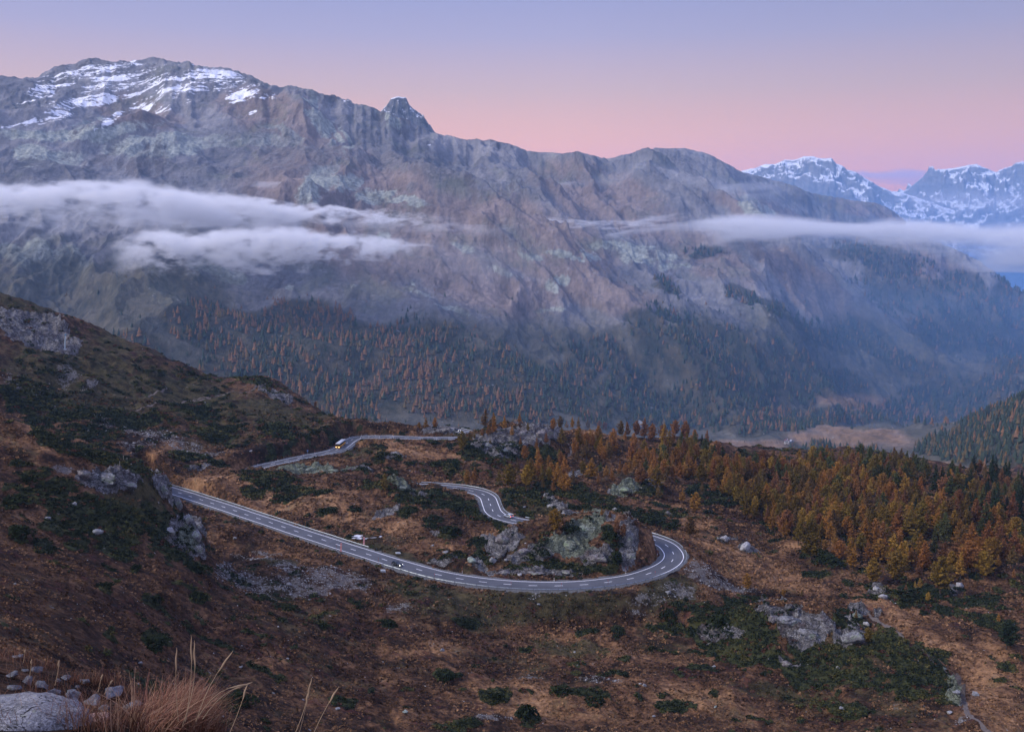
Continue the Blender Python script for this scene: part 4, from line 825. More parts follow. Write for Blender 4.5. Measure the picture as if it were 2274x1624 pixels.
# small blue sign, slabs, pond, mast, stakes
M_SIGN = plain('blue_sign', (.10, .16, .30), .5)
p = on_level(682.5, 1017, ZC); 
p = first_hit(682.5, 1005)
if p is not None:
    p = on_level(683, 1007.5, ZC + .2)
    r = empty('road_sign', (p[0], p[1], ZC - .1)); tag(r, 'small blue road sign on a thin post above the far road', 'road sign')
    MB().tube([(0, 0, -.3), (0, 0, 2.3)], .05, 6).obj('post', M_ZINC, r); MB().box((0, -.06, 2.2), (.8, .05, 1.1)).obj('panel', M_SIGN, r)
M_CONC = plain('concrete', (.36, .38, .38), .85, .2, 0, .15, .4)
for vx, vy, lab in ((849.8, 1266.5, 'pale concrete slab lying below the start of the front guard rail'), (883.6, 1227.8, 'small concrete slab in the grass between pond and road')):
    p = first_hit(vx, vy); o = MB().box((0, 0, .05), (1.9, 1.5, .55), 0, .94).box((0, 0, .36), (.7, .7, .08)).obj('concrete_slab', M_CONC); o.location = p; o.rotation_euler = (R(4), R(6), R(20)); tag(o, lab, 'slab')
pw = NB('pond_ice', .22, .5); pw.base(pw.mix(pw.step(pw.noise(2.2, 4, .6), .40, .52), (.05, .05, .055), (.66, .66, .68))); pw.bump(pw.noise(.8, 2), .02, .2)
wz = float(land_z(*on_level(810, 1190, -123.6))) + .12
V = [(0, 0, 0)]; n = 40
cpt = on_level(810, 1191, wz)
for k in range(n):
    a = 2 * math.pi * k / n; rr = 1 + .28 * math.sin(3 * a + 1) + .18 * math.sin(7 * a) + .10 * math.sin(13 * a + 2)
    V.append((5.4 * rr * math.cos(a), 2.5 * rr * math.sin(a), 0))
pond = mesh_obj('pond', V, [(0, 1 + k, 1 + (k + 1) % n) for k in range(n)], pw.m); pond.location = (cpt[0], cpt[1], wz); tag(pond, kind='structure')
p = first_hit(144, 775)
r = empty('mast', p); tag(r, 'slim pale blue steel mast standing on the rocky hillside', 'mast'); M_PALE = plain('pale_blue_steel', (.42, .55, .62), .5, .4, 0, .1, 2)
MB().tube([(0, 0, -.5), (.35, 0, 4.5), (.85, 0, 8.6)], [.32, .28, .2], 10).obj('pole', M_PALE, r)
MB().box((.95, 0, 9.1), (.9, .9, 1.0)).box((1.35, 0, 9.5), (1.3, .25, .25)).obj('head_box', plain('blue_box', (.12, .22, .30), .5), r); MB().box((0, 0, -.1), (2.2, 2.0, .9), 0, .8).obj('footing', M_CONC, r)
for i, (x, y) in enumerate([(266,1034),(274,1021),(282,1026)]):
    q = first_hit(x, y)
    if q is None: continue
    o = MB().tube([(0, 0, -.3), (.05, 0, 1.5)], .05, 6).box((.03, 0, 1.45), (.13, .13, .14)).obj('stake', plain('bleached_wood', (.45, .42, .38), .9)); o.location = q
    tag(o, f'thin pale wooden stake on the grassy top of the knoll, {ORD[i]} from the left', 'stake', 'stakes on the knoll')
# ------------------------------------------------------------------ vehicles (built along +x, wheels on z = 0)
M_GLASS = NB('car_glass', .06, .8); M_GLASS.base((.015, .02, .028)); M_GLASS = M_GLASS.m
M_TYRE = plain('rubber', (.018, .018, .02), .85); M_RIM = plain('alloy', (.35, .36, .38), .35, .5, .8)
M_HEAD = lamp('headlamp_lit', (1, .97, .9), 14); M_TAIL = lamp('tail_lamp_lit', (1, .06, .03), 6); M_TAILD = plain('tail_lamp', (.25, .01, .01), .3)
M_PLATE = plain('number_plate', (.75, .75, .72), .5)
def lofted(stations, mat, name, parent):
    """stations: (x, [(y, z) half section from bottom centre over the side to top centre])"""
    V, F = [], []; k = len(stations[0][1])
    for x, s in stations:
        for y, z in s: V.append((x, y, z))
        for y, z in reversed(s[1:-1]): V.append((x, -y, z))
    n = 2 * k - 2
    for i in range(len(stations) - 1):
        for j in range(n): F.append((i*n+j, i*n+(j+1)%n, (i+1)*n+(j+1)%n, (i+1)*n+j))
    F.append(tuple(range(n))); F.append(tuple((len(stations)-1)*n+j for j in reversed(range(n))))
    o = mesh_obj(name, V, F, mat, parent, True); o.data.polygons[-1].use_smooth = o.data.polygons[-2].use_smooth = False
    b = o.modifiers.new('b', 'BEVEL'); b.width = .03; b.segments = 2; b.limit_method = 'ANGLE'; b.angle_limit = R(40); return o
def wheel(root, x, y, r, w):
    o = MB().tube([(0, -w/2, 0), (0, -w/2+.03, 0), (0, w/2-.03, 0), (0, w/2, 0)], [r*.9, r, r, r*.9], 20).obj('wheel', M_TYRE, root); o.location = (x, y, r)
    s = 1 if y > 0 else -1
    MB().tube([(0, s*(w/2-.02), 0), (0, s*(w/2+.012), 0)], [r*.64, r*.58], 14).obj('rim', M_RIM, o)
def make_car(paint, label, cat, head=True, tail=False, name='car', roofmat=None):
    r = empty(name); tag(r, label, cat, 'cars driving on the pass road')
    def sec(hw, zb, zs, zt): return [(0, zb), (hw*.86, zb), (hw*.99, zb+.14), (hw, zs*.72+zb*.28), (hw*.985, zs), (hw*.86, zt), (0, zt+.03)]
    lofted([(-2.22, sec(.74, .42, .70, .86)), (-2.12, sec(.84, .30, .86, 1.00)), (-1.6, sec(.91, .24, .93, 1.02)), (-.4, sec(.92, .22, .92, 1.0)), (.75, sec(.92, .22, .90, .99)), (1.35, sec(.91, .24, .86, .95)), (1.95, sec(.86, .28, .76, .85)), (2.18, sec(.74, .36, .62, .70))], paint, 'body', r)
    def cab(hw, zb, zt, tw): return [(0, zb), (hw, zb), (hw*.5+tw*.5, (zb+zt)/2+.02), (tw, zt-.05), (tw*.86, zt), (0, zt+.02)]
    lofted([(-2.08, cab(.80, .96, 1.12, .74)), (-1.72, cab(.83, .97, 1.52, .64)), (-.6, cab(.84, .97, 1.60, .66)), (.15, cab(.84, .96, 1.56, .65)), (.85, cab(.83, .93, 1.08, .76)), (1.05, cab(.80, .92, .97, .78))], M_GLASS, 'window', r)
    lofted([(-1.78, [(0, 1.50), (.58, 1.49), (.64, 1.515), (.5, 1.555), (0, 1.575)]), (-.6, [(0, 1.58), (.60, 1.57), (.675, 1.60), (.5, 1.64), (0, 1.66)]), (.18, [(0, 1.54), (.58, 1.53), (.655, 1.555), (.5, 1.59), (0, 1.61)])], roofmat or paint, 'roof', r)
    pm = MB()
    for s in (-1, 1):
        pm.tube([(.92, s*.80, .95), (.15, s*.66, 1.55)], .035, 5); pm.tube([(-.35, s*.85, .96), (-.38, s*.68, 1.58)], .035, 5); pm.tube([(-1.35, s*.85, .97), (-1.5, s*.68, 1.55)], .07, 5)
    pm.obj('pillar', paint, r)
    for x in (-1.35, 1.38):
        for s in (-1, 1): wheel(r, x, s*.82, .34, .23)
    for s in (-1, 1):
        MB().box((2.06, s*.62, .66), (.22, .34, .16), 0, .8).obj('headlight', M_HEAD if head else M_RIM, r)
        MB().box((-2.15, s*.66, .84), (.12, .30, .16)).obj('tail_light', M_TAIL if tail else M_TAILD, r)
        MB().box((.72, s*1.0, 1.0), (.16, .2, .14)).obj('wing_mirror', paint, r)
    MB().box((2.19, 0, .46), (.04, .5, .12)).obj('number_plate', M_PLATE, r); MB().box((-2.24, 0, .66), (.04, .5, .12)).obj('number_plate', M_PLATE, r)
    return r
def place_on(r, L, z, vx, vy, lane, rev=False):
    i = at_index(L, vx, vy, z); t, nr = normals2(L); d = -t[i] if rev else t[i]
    q = L[i] + (np.array([d[1], -d[0]])) * lane
    r.location = (q[0], q[1], z + .005); r.rotation_euler = (0, 0, math.atan2(d[1], d[0])); return r
M_NAVY = plain('dark_metallic', (.016, .020, .028), .25, .6, .3); M_SILV = plain('silver_metallic', (.42, .46, .52), .3, .6, .3); M_BLKP = plain('black_car_paint', (.02, .02, .025), .3, .6)
place_on(make_car(M_NAVY, 'dark estate car with lit headlights driving down the straight road towards the hairpin', 'car'), RA, ZA, 890, 1252, 1.7)
place_on(make_car(M_SILV, 'pale silver car with glowing red tail lights leaving up the road behind the knoll', 'car', False, True), RA, ZA, 1122, 1149.3, 1.75)
place_on(make_car(M_BLKP, 'dark car with bright headlights at the far end of the distant road', 'car'), RC, ZC, 1019.5, 955.6, 1.6, True)
# yellow coach
M_YEL = plain('yellow_paint', (.80, .36, .02), .4, .5, 0, .05, 2); M_BWHITE = plain('white_roof', (.55, .56, .57), .5); M_MARK = lamp('marker_lamp', (1, .55, .45), 1.5)
M_WARM = lamp('warm_headlamp_lit', (1, .62, .28), 9)
def make_bus():
    r = empty('bus'); tag(r, 'yellow bus with white roof and lit headlights on the far road', 'bus')
    def sec(hw, zb, zt, round_=.12): return [(0, zb), (hw-.06, zb), (hw, zb+.08), (hw, zt-round_), (hw-round_, zt), (0, zt)]
    lofted([(-5.9, sec(1.20, .42, 1.45, .01)), (-5.75, sec(1.27, .34, 1.5, .01)), (5.65, sec(1.27, .32, 1.5, .01)), (5.95, sec(1.17, .38, 1.42, .01))], M_YEL, 'body', r)
    lofted([(-5.86, sec(1.19, 1.43, 2.62, .01)), (-5.72, sec(1.25, 1.44, 2.66, .01)), (5.55, sec(1.25, 1.44, 2.66, .01)), (5.84, sec(1.15, 1.42, 2.60, .01))], M_GLASS, 'window_band', r)
    lofted([(-5.84, sec(1.18, 2.60, 2.92)), (-5.7, sec(1.26, 2.62, 3.08, .2)), (5.45, sec(1.26, 2.62, 3.08, .2)), (5.84, sec(1.15, 2.58, 2.95))], M_BWHITE, 'roof', r)
    MB().box((1.5, 0, 3.15), (2.4, 1.5, .18), 0, .9).box((-3.0, 0, 3.15), (1.8, 1.5, .18), 0, .9).obj('roof_unit', M_BWHITE, r)
    MB().box((5.83, 0, 2.36), (.10, 1.6, .26)).obj('destination_box', M_BLACK, r)
    for x in (-3.2, 3.4):
        for s in (-1, 1): wheel(r, x, s*1.14, .50, .3)
    for s in (-1, 1):
        MB().box((5.90, s*.86, .78), (.16, .36, .24)).obj('headlight', M_WARM, r); MB().box((5.78, s*.92, 2.86), (.12, .22, .1)).obj('marker_light', M_MARK, r); MB().box((-5.9, s*.95, 1.0), (.1, .2, .4)).obj('tail_light', M_TAILD, r)
        MB().tube([(5.7, s*1.18, 2.5), (6.05, s*1.36, 2.45), (6.08, s*1.4, 1.9)], .05, 6).box((6.08, s*1.40, 1.85), (.1, .2, .42)).obj('wing_mirror', M_BLACK, r)
    d = MB()
    for x in (4.6, .6): d.box((x, -1.262, 1.45), (1.1, .02, 2.1))
    d.obj('door', M_GLASS, r); MB().box((5.965, 0, .62), (.03, .55, .14)).obj('number_plate', M_PLATE, r); return r
bus = place_on(make_bus(), RC, ZC, 762, 990.5, 1.2, True); bus.rotation_euler = (0, 0, R(-97))

# ------------------------------------------------------------------ house in the valley
p = first_hit(1746, 984.5)
r = empty('house', p); tag(r, 'white house with reddish gabled roof beside the valley road', 'house')
M_PLAST = plain('white_plaster', (.74, .72, .68), .9, .2, 0, .06, 1.5); M_TILE = plain('dull_red_tiles', (.17, .085, .085), .85, .2, 0, .25, .4); M_WOODD = plain('dark_wood', (.06, .04, .03), .8)
r.rotation_euler = (0, 0, R(-18)); w, l, h, g = 8.6, 11.0, 4.6, 2.7
V = [(-w/2,0,-1.5),(w/2,0,-1.5),(w/2,l,-1.5),(-w/2,l,-1.5),(-w/2,0,h),(w/2,0,h),(w/2,l,h),(-w/2,l,h),(0,0,h+g),(0,l,h+g)]
wl = mesh_obj('wall', V, [(0,1,5,8,4),(2,3,7,9,6),(1,2,6,5),(3,0,4,7),(3,2,1,0)], M_PLAST, r)
e = .8; q = MB()
for s in (-1, 1):
    a = Vector((0, 0, h+g+.05)); b = Vector((s*(w/2+e), 0, h-e*g/(w/2)+.05)); up = Vector((0, 0, .25))
    P = [Vector((a.x, -e, a.z)), Vector((b.x, -e, b.z)), Vector((b.x, l+e, b.z)), Vector((a.x, l+e, a.z))]
    F = [(0,1,2,3),(4,7,6,5),(0,4,5,1),(1,5,6,2),(2,6,7,3),(3,7,4,0)]
    q.add(P + [x_ + up for x_ in P], F)
rf = q.obj('roof', M_TILE, r); MB().box((1.6, 3.0, h+g+.2), (.8, .8, 2.0)).obj('chimney', M_PLAST, rf)
for x, z in ((-2.4, 1.4), (2.4, 1.4), (-1.2, 4.4), (1.2, 4.4)):
    f = MB().box((x, -.03, z), (1.15, .1, 1.35)).obj('window', M_WOODD, r); MB().box((x, -.09, z), (.85, .05, 1.05)).obj('pane', M_GLASS, f)
MB().box((.1, -.03, .3), (1.1, .1, 2.2)).obj('door', M_WOODD, r); MB().box((0, -.7, 3.3), (4.4, 1.3, .15)).box((0, -1.3, 3.8), (4.4, .08, .9)).obj('balcony', M_WOODD, r)
p = first_hit(1758.5, 982)
r2 = empty('shed', p); tag(r2, 'small grey shed standing behind the white house', 'shed'); r2.rotation_euler = (0, 0, R(10))
V = [(-3,0,-1.5),(3,0,-1.5),(3,5,-1.5),(-3,5,-1.5),(-3,0,2.6),(3,0,2.6),(3,5,2.6),(-3,5,2.6),(0,0,4.1),(0,5,4.1)]
mesh_obj('wall', V, [(0,1,5,8,4),(2,3,7,9,6),(1,2,6,5),(3,0,4,7),(3,2,1,0)], plain('grey_boards', (.24, .24, .25), .9), r2)
q = MB()
for s in (-1, 1):
    P = [Vector((0, -.4, 4.15)), Vector((s*3.4, -.4, 2.45)), Vector((s*3.4, 5.4, 2.45)), Vector((0, 5.4, 4.15))]
    q.add(P + [x_ + Vector((0, 0, .18)) for x_ in P], [(0,1,2,3),(4,7,6,5),(0,4,5,1),(1,5,6,2),(2,6,7,3),(3,7,4,0)])
q.obj('roof', plain('pale_sheet_roof', (.40, .41, .44), .6), r2)
# ------------------------------------------------------------------ trees
def np_mesh(name, V, F4, smooth=False):
    """mesh from a vertex array and an array of equal-sized faces"""
    me = bpy.data.meshes.new(name); V = np.asarray(V, np.float32); F4 = np.asarray(F4, np.int32); k = F4.shape[1]
    me.vertices.add(len(V)); me.vertices.foreach_set('co', V.ravel()); me.loops.add(F4.size); me.polygons.add(len(F4))
    me.loops.foreach_set('vertex_index', F4.ravel()); me.polygons.foreach_set('loop_start', np.arange(0, F4.size, k, dtype=np.int32))
    if smooth: me.polygons.foreach_set('use_smooth', np.ones(len(F4), bool))
    me.update(calc_edges=True); return me
def quads_at(C, size, rg, flat=0.0, asp=1.0):
    """randomly turned leaf sprays; flat pulls their faces towards the horizontal"""
    n = len(C); a = rg.normal(size=(n, 3)); a[:, 2] *= (1 - flat); a /= np.linalg.norm(a, axis=1)[:, None]
    b = rg.normal(size=(n, 3)); b[:, 2] *= (1 - flat); b -= a * (a * b).sum(1)[:, None]; b /= np.linalg.norm(b, axis=1)[:, None]
    s = (size * rg.uniform(.6, 1.3, n))[:, None]; a = a * s * asp; b = b * s
    j = rg.uniform(.7, 1.2, (n, 4, 1))
    P = np.stack([C - a * j[:, 0] - b * .6, C + a * .35 - b * j[:, 1] * .8, C + a * j[:, 2] + b * .4, C - a * .4 + b * j[:, 3]], 1)
    return P.reshape(-1, 3), np.arange(n * 4).reshape(n, 4)
def tree_template(seed, kind):
    """a 10 m tree: trunk with limbs, and a crown of needle sprays carried on the limbs"""
    rg = np.random.default_rng(seed); H = 10.0
    lean = rg.normal(0, .018, 2); mb = MB()
    def axis(z): return np.array([lean[0] * z + .08 * math.sin(z * .7 + seed), lean[1] * z + .08 * math.cos(z * .6 + seed * 2), z])
    r0 = dict(larch=.17, broad=.22, spruce=.19)[kind]
    mb.tube([axis(z) for z in np.linspace(-.8, H * .97, 9)], [r0 * (1 - .9 * k / 8) + .015 for k in range(9)], 7)
    pts, sz = [], []
    R0 = dict(larch=rg.uniform(1.75, 2.35), broad=rg.uniform(2.4, 2.9), spruce=rg.uniform(1.5, 1.9))[kind]
    z0 = dict(larch=rg.uniform(.12, .24), broad=rg.uniform(.12, .2), spruce=.06)[kind]
    nb = dict(larch=66, broad=80, spruce=80)[kind]; lop = rg.uniform(0, 6.28); gap = rg.uniform(.3, .8)
    for i in range(nb):
        u = (i + rg.uniform(0, 1)) / nb; z = H * (z0 + (1 - z0) * u ** .95 * .985)
        if kind == 'larch': pr = (1 - u) ** .95 * (0.55 + .45 * min(1, u / .16)) * 1.18
        elif kind == 'broad': pr = max(0, 1 - (max(u - .22, 0) / .80) ** 1.6) ** .85 * (.60 + .40 * min(1, u / .2))
        else: pr = (1 - u) ** .9
        az = i * 2.4 + rg.normal(0, .5); L = R0 * pr * rg.uniform(.62, 1.12) * (1 + .16 * math.cos(az - lop)) + .12
        if abs(u - gap) < .035: L *= .6
        d = np.array([math.cos(az), math.sin(az)]); ax = axis(z); el = dict(larch=.10, broad=.30, spruce=-.25)[kind] + .5 * u * (kind != 'spruce')
        m = max(4, int(L * (19 if kind != 'spruce' else 20)))
        path = []
        for t in np.linspace(0, 1, 4):
            path.append((ax[0] + d[0] * L * t, ax[1] + d[1] * L * t, z + L * (el * t + .22 * t * t - (.16 * t if kind == 'larch' else 0))))
        if L > .5: mb.tube(path, [.045, .03, .02, .01], 4, False)
        for t in np.clip(rg.beta(1.9, 1.25, m), .12, 1.05):
            p = np.array([np.interp(t, [0, .333, .667, 1, 1.1], [q[k] for q in path] + [path[-1][k]]) for k in range(3)])
            side = rg.normal(0, .10 + .075 * L * t, 2); p[:2] += side; p[2] += rg.normal(0, .075) - (.12 if kind == 'larch' else .1); pts.append(p); sz.append(.165 + .06 * (1 - u))
    for z in np.linspace(.86, 1.02, 16): pts.append(axis(H * z) + np.append(rg.normal(0, .05, 2), 0)); sz.append(.16)
    P, F = quads_at(np.array(pts), np.array(sz) * dict(larch=1.0, broad=1.05, spruce=1.0)[kind], rg, .45)
    return mb, (P, F)
def needle_material():
    g = NB('needles', .9, .12); oi = g.N.new('ShaderNodeObjectInfo')
    n = g.noise(.9, 3, .6); lo = g.mix(g.step(n, .3, .7), (.50, .50, .52), (1.40, 1.32, 1.15))
    g.base(g.mix(1.0, oi.outputs['Color'], lo, 'MULTIPLY'))
    tr = g.N.new('ShaderNodeBsdfTranslucent'); g.L.new(g.mix(1.0, oi.outputs['Color'], lo, 'MULTIPLY'), tr.inputs[0])
    ms = g.N.new('ShaderNodeMixShader'); ms.inputs[0].default_value = .25; out = g.N['Material Output']
    g.L.new(g.b.outputs[0], ms.inputs[1]); g.L.new(tr.outputs[0], ms.inputs[2]); g.L.new(ms.outputs[0], out.inputs['Surface']); return g.m
M_NEEDLE = needle_material(); M_BARK = plain('bark', (.075, .055, .045), .95, .1, 0, .35, .25)
TPL = {}
for kind, seeds in (('larch', (1, 2, 3, 4, 5, 6, 7)), ('broad', (11, 12, 13, 14)), ('spruce', (21, 22, 23, 24))):
    L_ = []
    for s in seeds:
        mb, (P, F) = tree_template(s, kind)
        o = mb.obj('trunk', M_BARK); tm = o.data; bpy.data.objects.remove(o)
        cm = np_mesh('crown', P, F); cm.materials.append(M_NEEDLE); L_.append((tm, cm))
    TPL[kind] = L_
TINT = {'rust orange': (.26, .118, .036), 'orange': (.295, .150, .036), 'golden': (.28, .172, .034), 'olive yellow': (.155, .105, .022), 'olive brown': (.135, .085, .034), 'brownish': (.19, .088, .040), 'dull green': (.070, .080, .030), 'dark green': (.022, .038, .020)}
KEY = dict(o='orange', r='rust orange', y='olive yellow', d='golden', b='brownish', n='olive brown', g='dull green', G='dark green')
trees = []   # (vx, vy of the foot, height in view pixels, colour key, shape)
def crop(off, f, items):
    for it in items:
        x, a, b, c = it[:4]; trees.append((off[0] + x * f, off[1] + b * f, (b - a) * f, c, it[4] if len(it) > 4 else None))
crop((1008.5, 901.4), .2495, [(350,95,250,'r'),(450,80,220,'o'),(580,60,160,'r','broad'),(515,165,270,'o'),(655,140,225,'y'),(590,270,355,'r'),(620,345,490,'r'),(740,355,500,'o'),(730,275,390,'r'),(815,230,340,'b'),(935,370,495,'y'),(450,435,540,'g'),(500,505,720,'y','broad'),(640,515,720,'d','broad'),(400,560,690,'y'),
 (860,500,650,'r','broad'),(735,460,560,'o'),(1000,595,770,'o','broad'),(880,640,770,'r','broad'),(940,620,740,'o'),(1140,485,620,'y'),(1225,450,660,'o'),(1300,250,370,'y'),(1240,255,330,'n'),(1400,245,330,'o'),(1085,390,490,'n'),(1195,770,890,'G'),(1310,905,980,'o'),(1385,925,1000,'b'),(900,900,1130,'d','broad'),(780,1130,1185,'d'),
 (1560,445,610,'o'),(1470,480,610,'r'),(1650,530,710,'b','broad'),(1800,515,740,'y'),(1820,690,825,'n'),(1700,450,600,'g'),(1860,470,630,'r'),(2000,480,670,'r'),(2100,460,650,'o'),(2200,680,810,'n'),(2030,720,870,'o'),(2150,760,955,'o'),(2095,985,1165,'n','broad'),(875,105,220,'r'),(940,85,210,'n'),(1000,130,210,'o'),(1100,95,205,'n'),
 (1190,120,210,'n'),(1290,125,205,'b'),(1520,220,310,'r'),(1600,240,385,'r'),(1700,280,425,'b'),(2200,245,340,'G'),(70,220,400,'y','broad'),(20,600,700,'r'),(180,540,700,'r','broad'),(110,560,700,'o'),(335,895,970,'n'),(1140,905,950,'r'),(1450,1010,1140,'b'),(1500,1040,1170,'b'),(1060,560,700,'n'),(1300,490,600,'g'),(800,330,470,'g'),(1050,90,205,'o'),(1340,140,220,'b'),(300,150,260,'r'),(250,200,270,'r'),
 (1350,520,650,'o'),(1400,540,680,'r'),(1280,600,690,'r'),(1180,560,640,'y'),(690,470,600,'r'),(560,470,600,'n'),(980,520,610,'n'),(1520,500,620,'r'),(1600,430,560,'o'),(1750,520,640,'o'),(1900,490,630,'y'),(1950,520,650,'r'),(2050,500,640,'o'),(2150,480,640,'r'),(2220,500,660,'r'),(790,640,740,'n'),(320,290,345,'y'),(325,560,640,'g')])
crop((1701.8, 1071.5), .2512, [(400,270,490,'y'),(390,430,680,'y','broad'),(510,500,610,'o'),(640,510,690,'r','broad'),(760,540,770,'o'),(930,660,890,'d','broad'),(1140,600,890,'y','broad'),(1040,500,660,'r'),(1170,400,570,'r'),(1050,275,450,'y'),(1270,180,430,'d'),(1390,90,310,'n'),(1650,250,510,'d'),(1480,385,590,'g','spruce'),(1270,570,770,'o'),
 (1340,690,840,'b'),(1530,650,985,'y','broad'),(1780,520,790,'r','broad'),(1920,620,855,'d','broad'),(2040,640,760,'o'),(1900,350,480,'r'),(1930,410,600,'b'),(2050,390,620,'b'),(1780,390,520,'b'),(2150,440,600,'G'),(2170,560,750,'n'),(1350,840,940,'d'),(1420,965,1055,'d'),(310,950,1005,'n'),(165,240,480,'b'),(280,340,550,'y'),(790,1120,1205,'n'),
 (2050,1150,1235,'o','broad'),(560,330,520,'o'),(480,320,500,'y'),(700,290,470,'o'),(860,320,520,'n'),(960,320,490,'r'),(740,400,560,'r'),(600,420,580,'o'),(820,440,610,'y'),(900,500,690,'r'),(1120,430,610,'n'),(1230,560,740,'d'),(1560,160,420,'y'),(1620,140,400,'n'),(1720,240,480,'n'),(1840,150,400,'b'),(1930,190,450,'g'),(2020,20,330,'G','spruce'),(2150,100,450,'b','spruce'),
 (2110,130,330,'G','spruce'),(2200,180,420,'G','spruce'),(1990,60,300,'G','spruce'),(1900,30,260,'g','spruce'),(2240,60,330,'G','spruce'),(1700,20,200,'g'),(2060,310,430,'r'),(2120,370,480,'o'),(2240,470,640,'y'),(1590,330,560,'g'),(1100,90,300,'b'),(1200,110,290,'b'),(1000,140,320,'n'),(2180,760,850,'r'),(1310,870,960,'d'),(440,240,380,'n'),(1230,900,990,'b'),(150,940,1010,'o'),(1750,960,1010,'y')])
trees += [(855,1092,40,'y','broad'),(945,952,26,'o','broad'),(965,950,24,'r'),(930,952,16,'o'),(541,921,14,'G'),(378,1070,6,'o'),(1025,985,24,'y'),(1660,1312,40,'o','broad'),(1925,1430,38,'y',None),(1022,962,12,'b'),(1042,972,14,'n'),(1053,975,12,'y'),(660,1022,10,'y'),(2233,1440,60,'G','broad'),(700,905,14,'b'),(1010,1040,22,'G','broad')]
# the closed wood: scattered feet on the land
WOODZ = [((1580,1020,150,36,6),26,'orynbydg'),((1780,1060,220,40,8),27,'rydnbgyo'),((1900,1120,200,60,14),33,'byrondoy'),((1760,1150,130,50,14),36,'ybodoyn'),((2080,1130,150,60,10),38,'gGbnoyr'),((1480,1040,110,30,6),28,'orbyn'),((2180,1200,110,50,16),44,'bnyrodg'),((1300,1000,70,30,0),26,'orny'),((1330,945,120,12,3),22,'nobrg'),((1440,975,90,18,4),22,'rbno'),
 ((1890,1200,110,40,24),46,'odydynb'),((2000,1240,60,30,24),48,'ordyb'),((2190,1090,100,36,0),42,'GGgnb'),((2150,1270,70,20,16),40,'orbd'),((1200,1060,60,30,0),34,'oryr'),((1120,955,50,16,0),22,'ron'),((1640,1080,90,30,6),28,'oryb'),((1950,1050,110,26,6),28,'gbny')]
cand = []
rs = np.random.default_rng(5)
occ = {}
def free(x, y, dmin):
    k = (int(x // 6), int(y // 6))
    for a in (-1, 0, 1):
        for b in (-1, 0, 1):
            for q in occ.get((k[0] + a, k[1] + b), ()):
                if math.hypot(q[0] - x, q[1] - y) < dmin: return False
    occ.setdefault(k, []).append((x, y)); return True
def off_road(x, y):
    return min(np.hypot(RA[:, 0] - x, RA[:, 1] - y).min(), np.hypot(RC[:, 0] - x, RC[:, 1] - y).min()) > 6.5
placed = []
for vx, vy, hp, c, sh in [(t + (None,))[:5] for t in trees]:
    p = first_hit(vx, vy)
    if p is None: continue
    D = math.hypot(p.x, p.y); h = hp / FPX * D * 1.03
    if not off_road(p.x, p.y): continue
    free(p.x, p.y, 0); placed.append((p, h, KEY[c], sh, vx, vy))
for (cx_, cy_, rx_, ry_, rot_), hp, cols in WOODZ:
    dens = int(rx_ * ry_ * math.pi / (120 if cx_ > 1620 else 210))
    for _ in range(dens):
        a = rs.uniform(0, 2 * math.pi); q = math.sqrt(rs.uniform()); dx, dy = rx_ * q * math.cos(a), ry_ * q * math.sin(a); c_, s_ = math.cos(R(rot_)), math.sin(R(rot_))
        vx, vy = cx_ + dx * c_ - dy * s_, cy_ + dx * s_ + dy * c_
        if vx > 2330: continue
        p = first_hit(vx, vy)
        if p is None or math.hypot(p.x, p.y) > 1000 or not off_road(p.x, p.y) or not free(p.x, p.y, 4.4): continue
        if sample(M['rock'], p.x, p.y) > .6: continue
        D = math.hypot(p.x, p.y); col = KEY[cols[rs.integers(len(cols))]]
        h = rs.uniform(8.5, 13.5) * (1.12 if 'green' in col else 1.0) * (.8 if rs.uniform() < .15 else 1)
        
        if 1600 < vx < 1800 and vy - h * FPX / D < 996: continue
        placed.append((p, h, col, None, vx, vy))
placed.sort(key=lambda t: -t[1] / math.hypot(t[0].x, t[0].y))
EXTRA = []                                                    # woodland beyond the 300 that show largest
big, ncount = [], {'larch': 0, 'spruce': 0}
for t in placed:
    sp = 'spruce' if (t[3] == 'spruce' or t[2] == 'dark green') else 'larch'
    if ncount[sp] < (295 if sp == 'larch' else 120): ncount[sp] += 1; big.append((sp,) + t)
    else: EXTRA.append(t)
def zone(vx, vy):
    if vx < 760: return 'on the left hillside'
    if vx < 1075 and vy < 960: return 'on the pale rocks by the far road'
    if vx < 1075: return 'near the meadow left of the wood'
    if vy > 1140 and vx < 1480: return 'on the knoll inside the hairpin'
    if vx < 1270 and vy < 1022: return 'on the rocky knob above the far road end'
    if vy < 985 and vx < 1640: return 'on the skyline ridge behind the path'
    if vx < 1420: return 'in the wood behind the upper bend'
    if vx < 1640: return 'in the wood above the hairpin'
    if vx < 1830 and vy < 1150: return 'in the middle of the wood'
    if vy > 1270 and vx > 1600: return 'near the dark crag at lower right'
    if vx < 2060 and vy < 1150: return 'in the upper right wood'
    if vx < 2060: return 'at the lower edge of the wood'
    return 'at the wood\'s right border'
UNITS = ['', 'first', 'second', 'third', 'fourth', 'fifth', 'sixth', 'seventh', 'eighth', 'ninth', 'tenth', 'eleventh', 'twelfth', 'thirteenth', 'fourteenth', 'fifteenth', 'sixteenth', 'seventeenth', 'eighteenth', 'nineteenth']
def ordinal(n):
    if n < 20: return UNITS[n]
    tens = {2: 'twent', 3: 'thirt', 4: 'fort', 5: 'fift', 6: 'sixt', 7: 'sevent'}[n // 10]
    return tens + 'ieth' if n % 10 == 0 else tens + 'y-' + UNITS[n % 10]
buckets = {}
for t in big:
    sp, p, h, col, sh, vx, vy = t
    buckets.setdefault((sp, col, zone(vx, vy)), []).append(t)
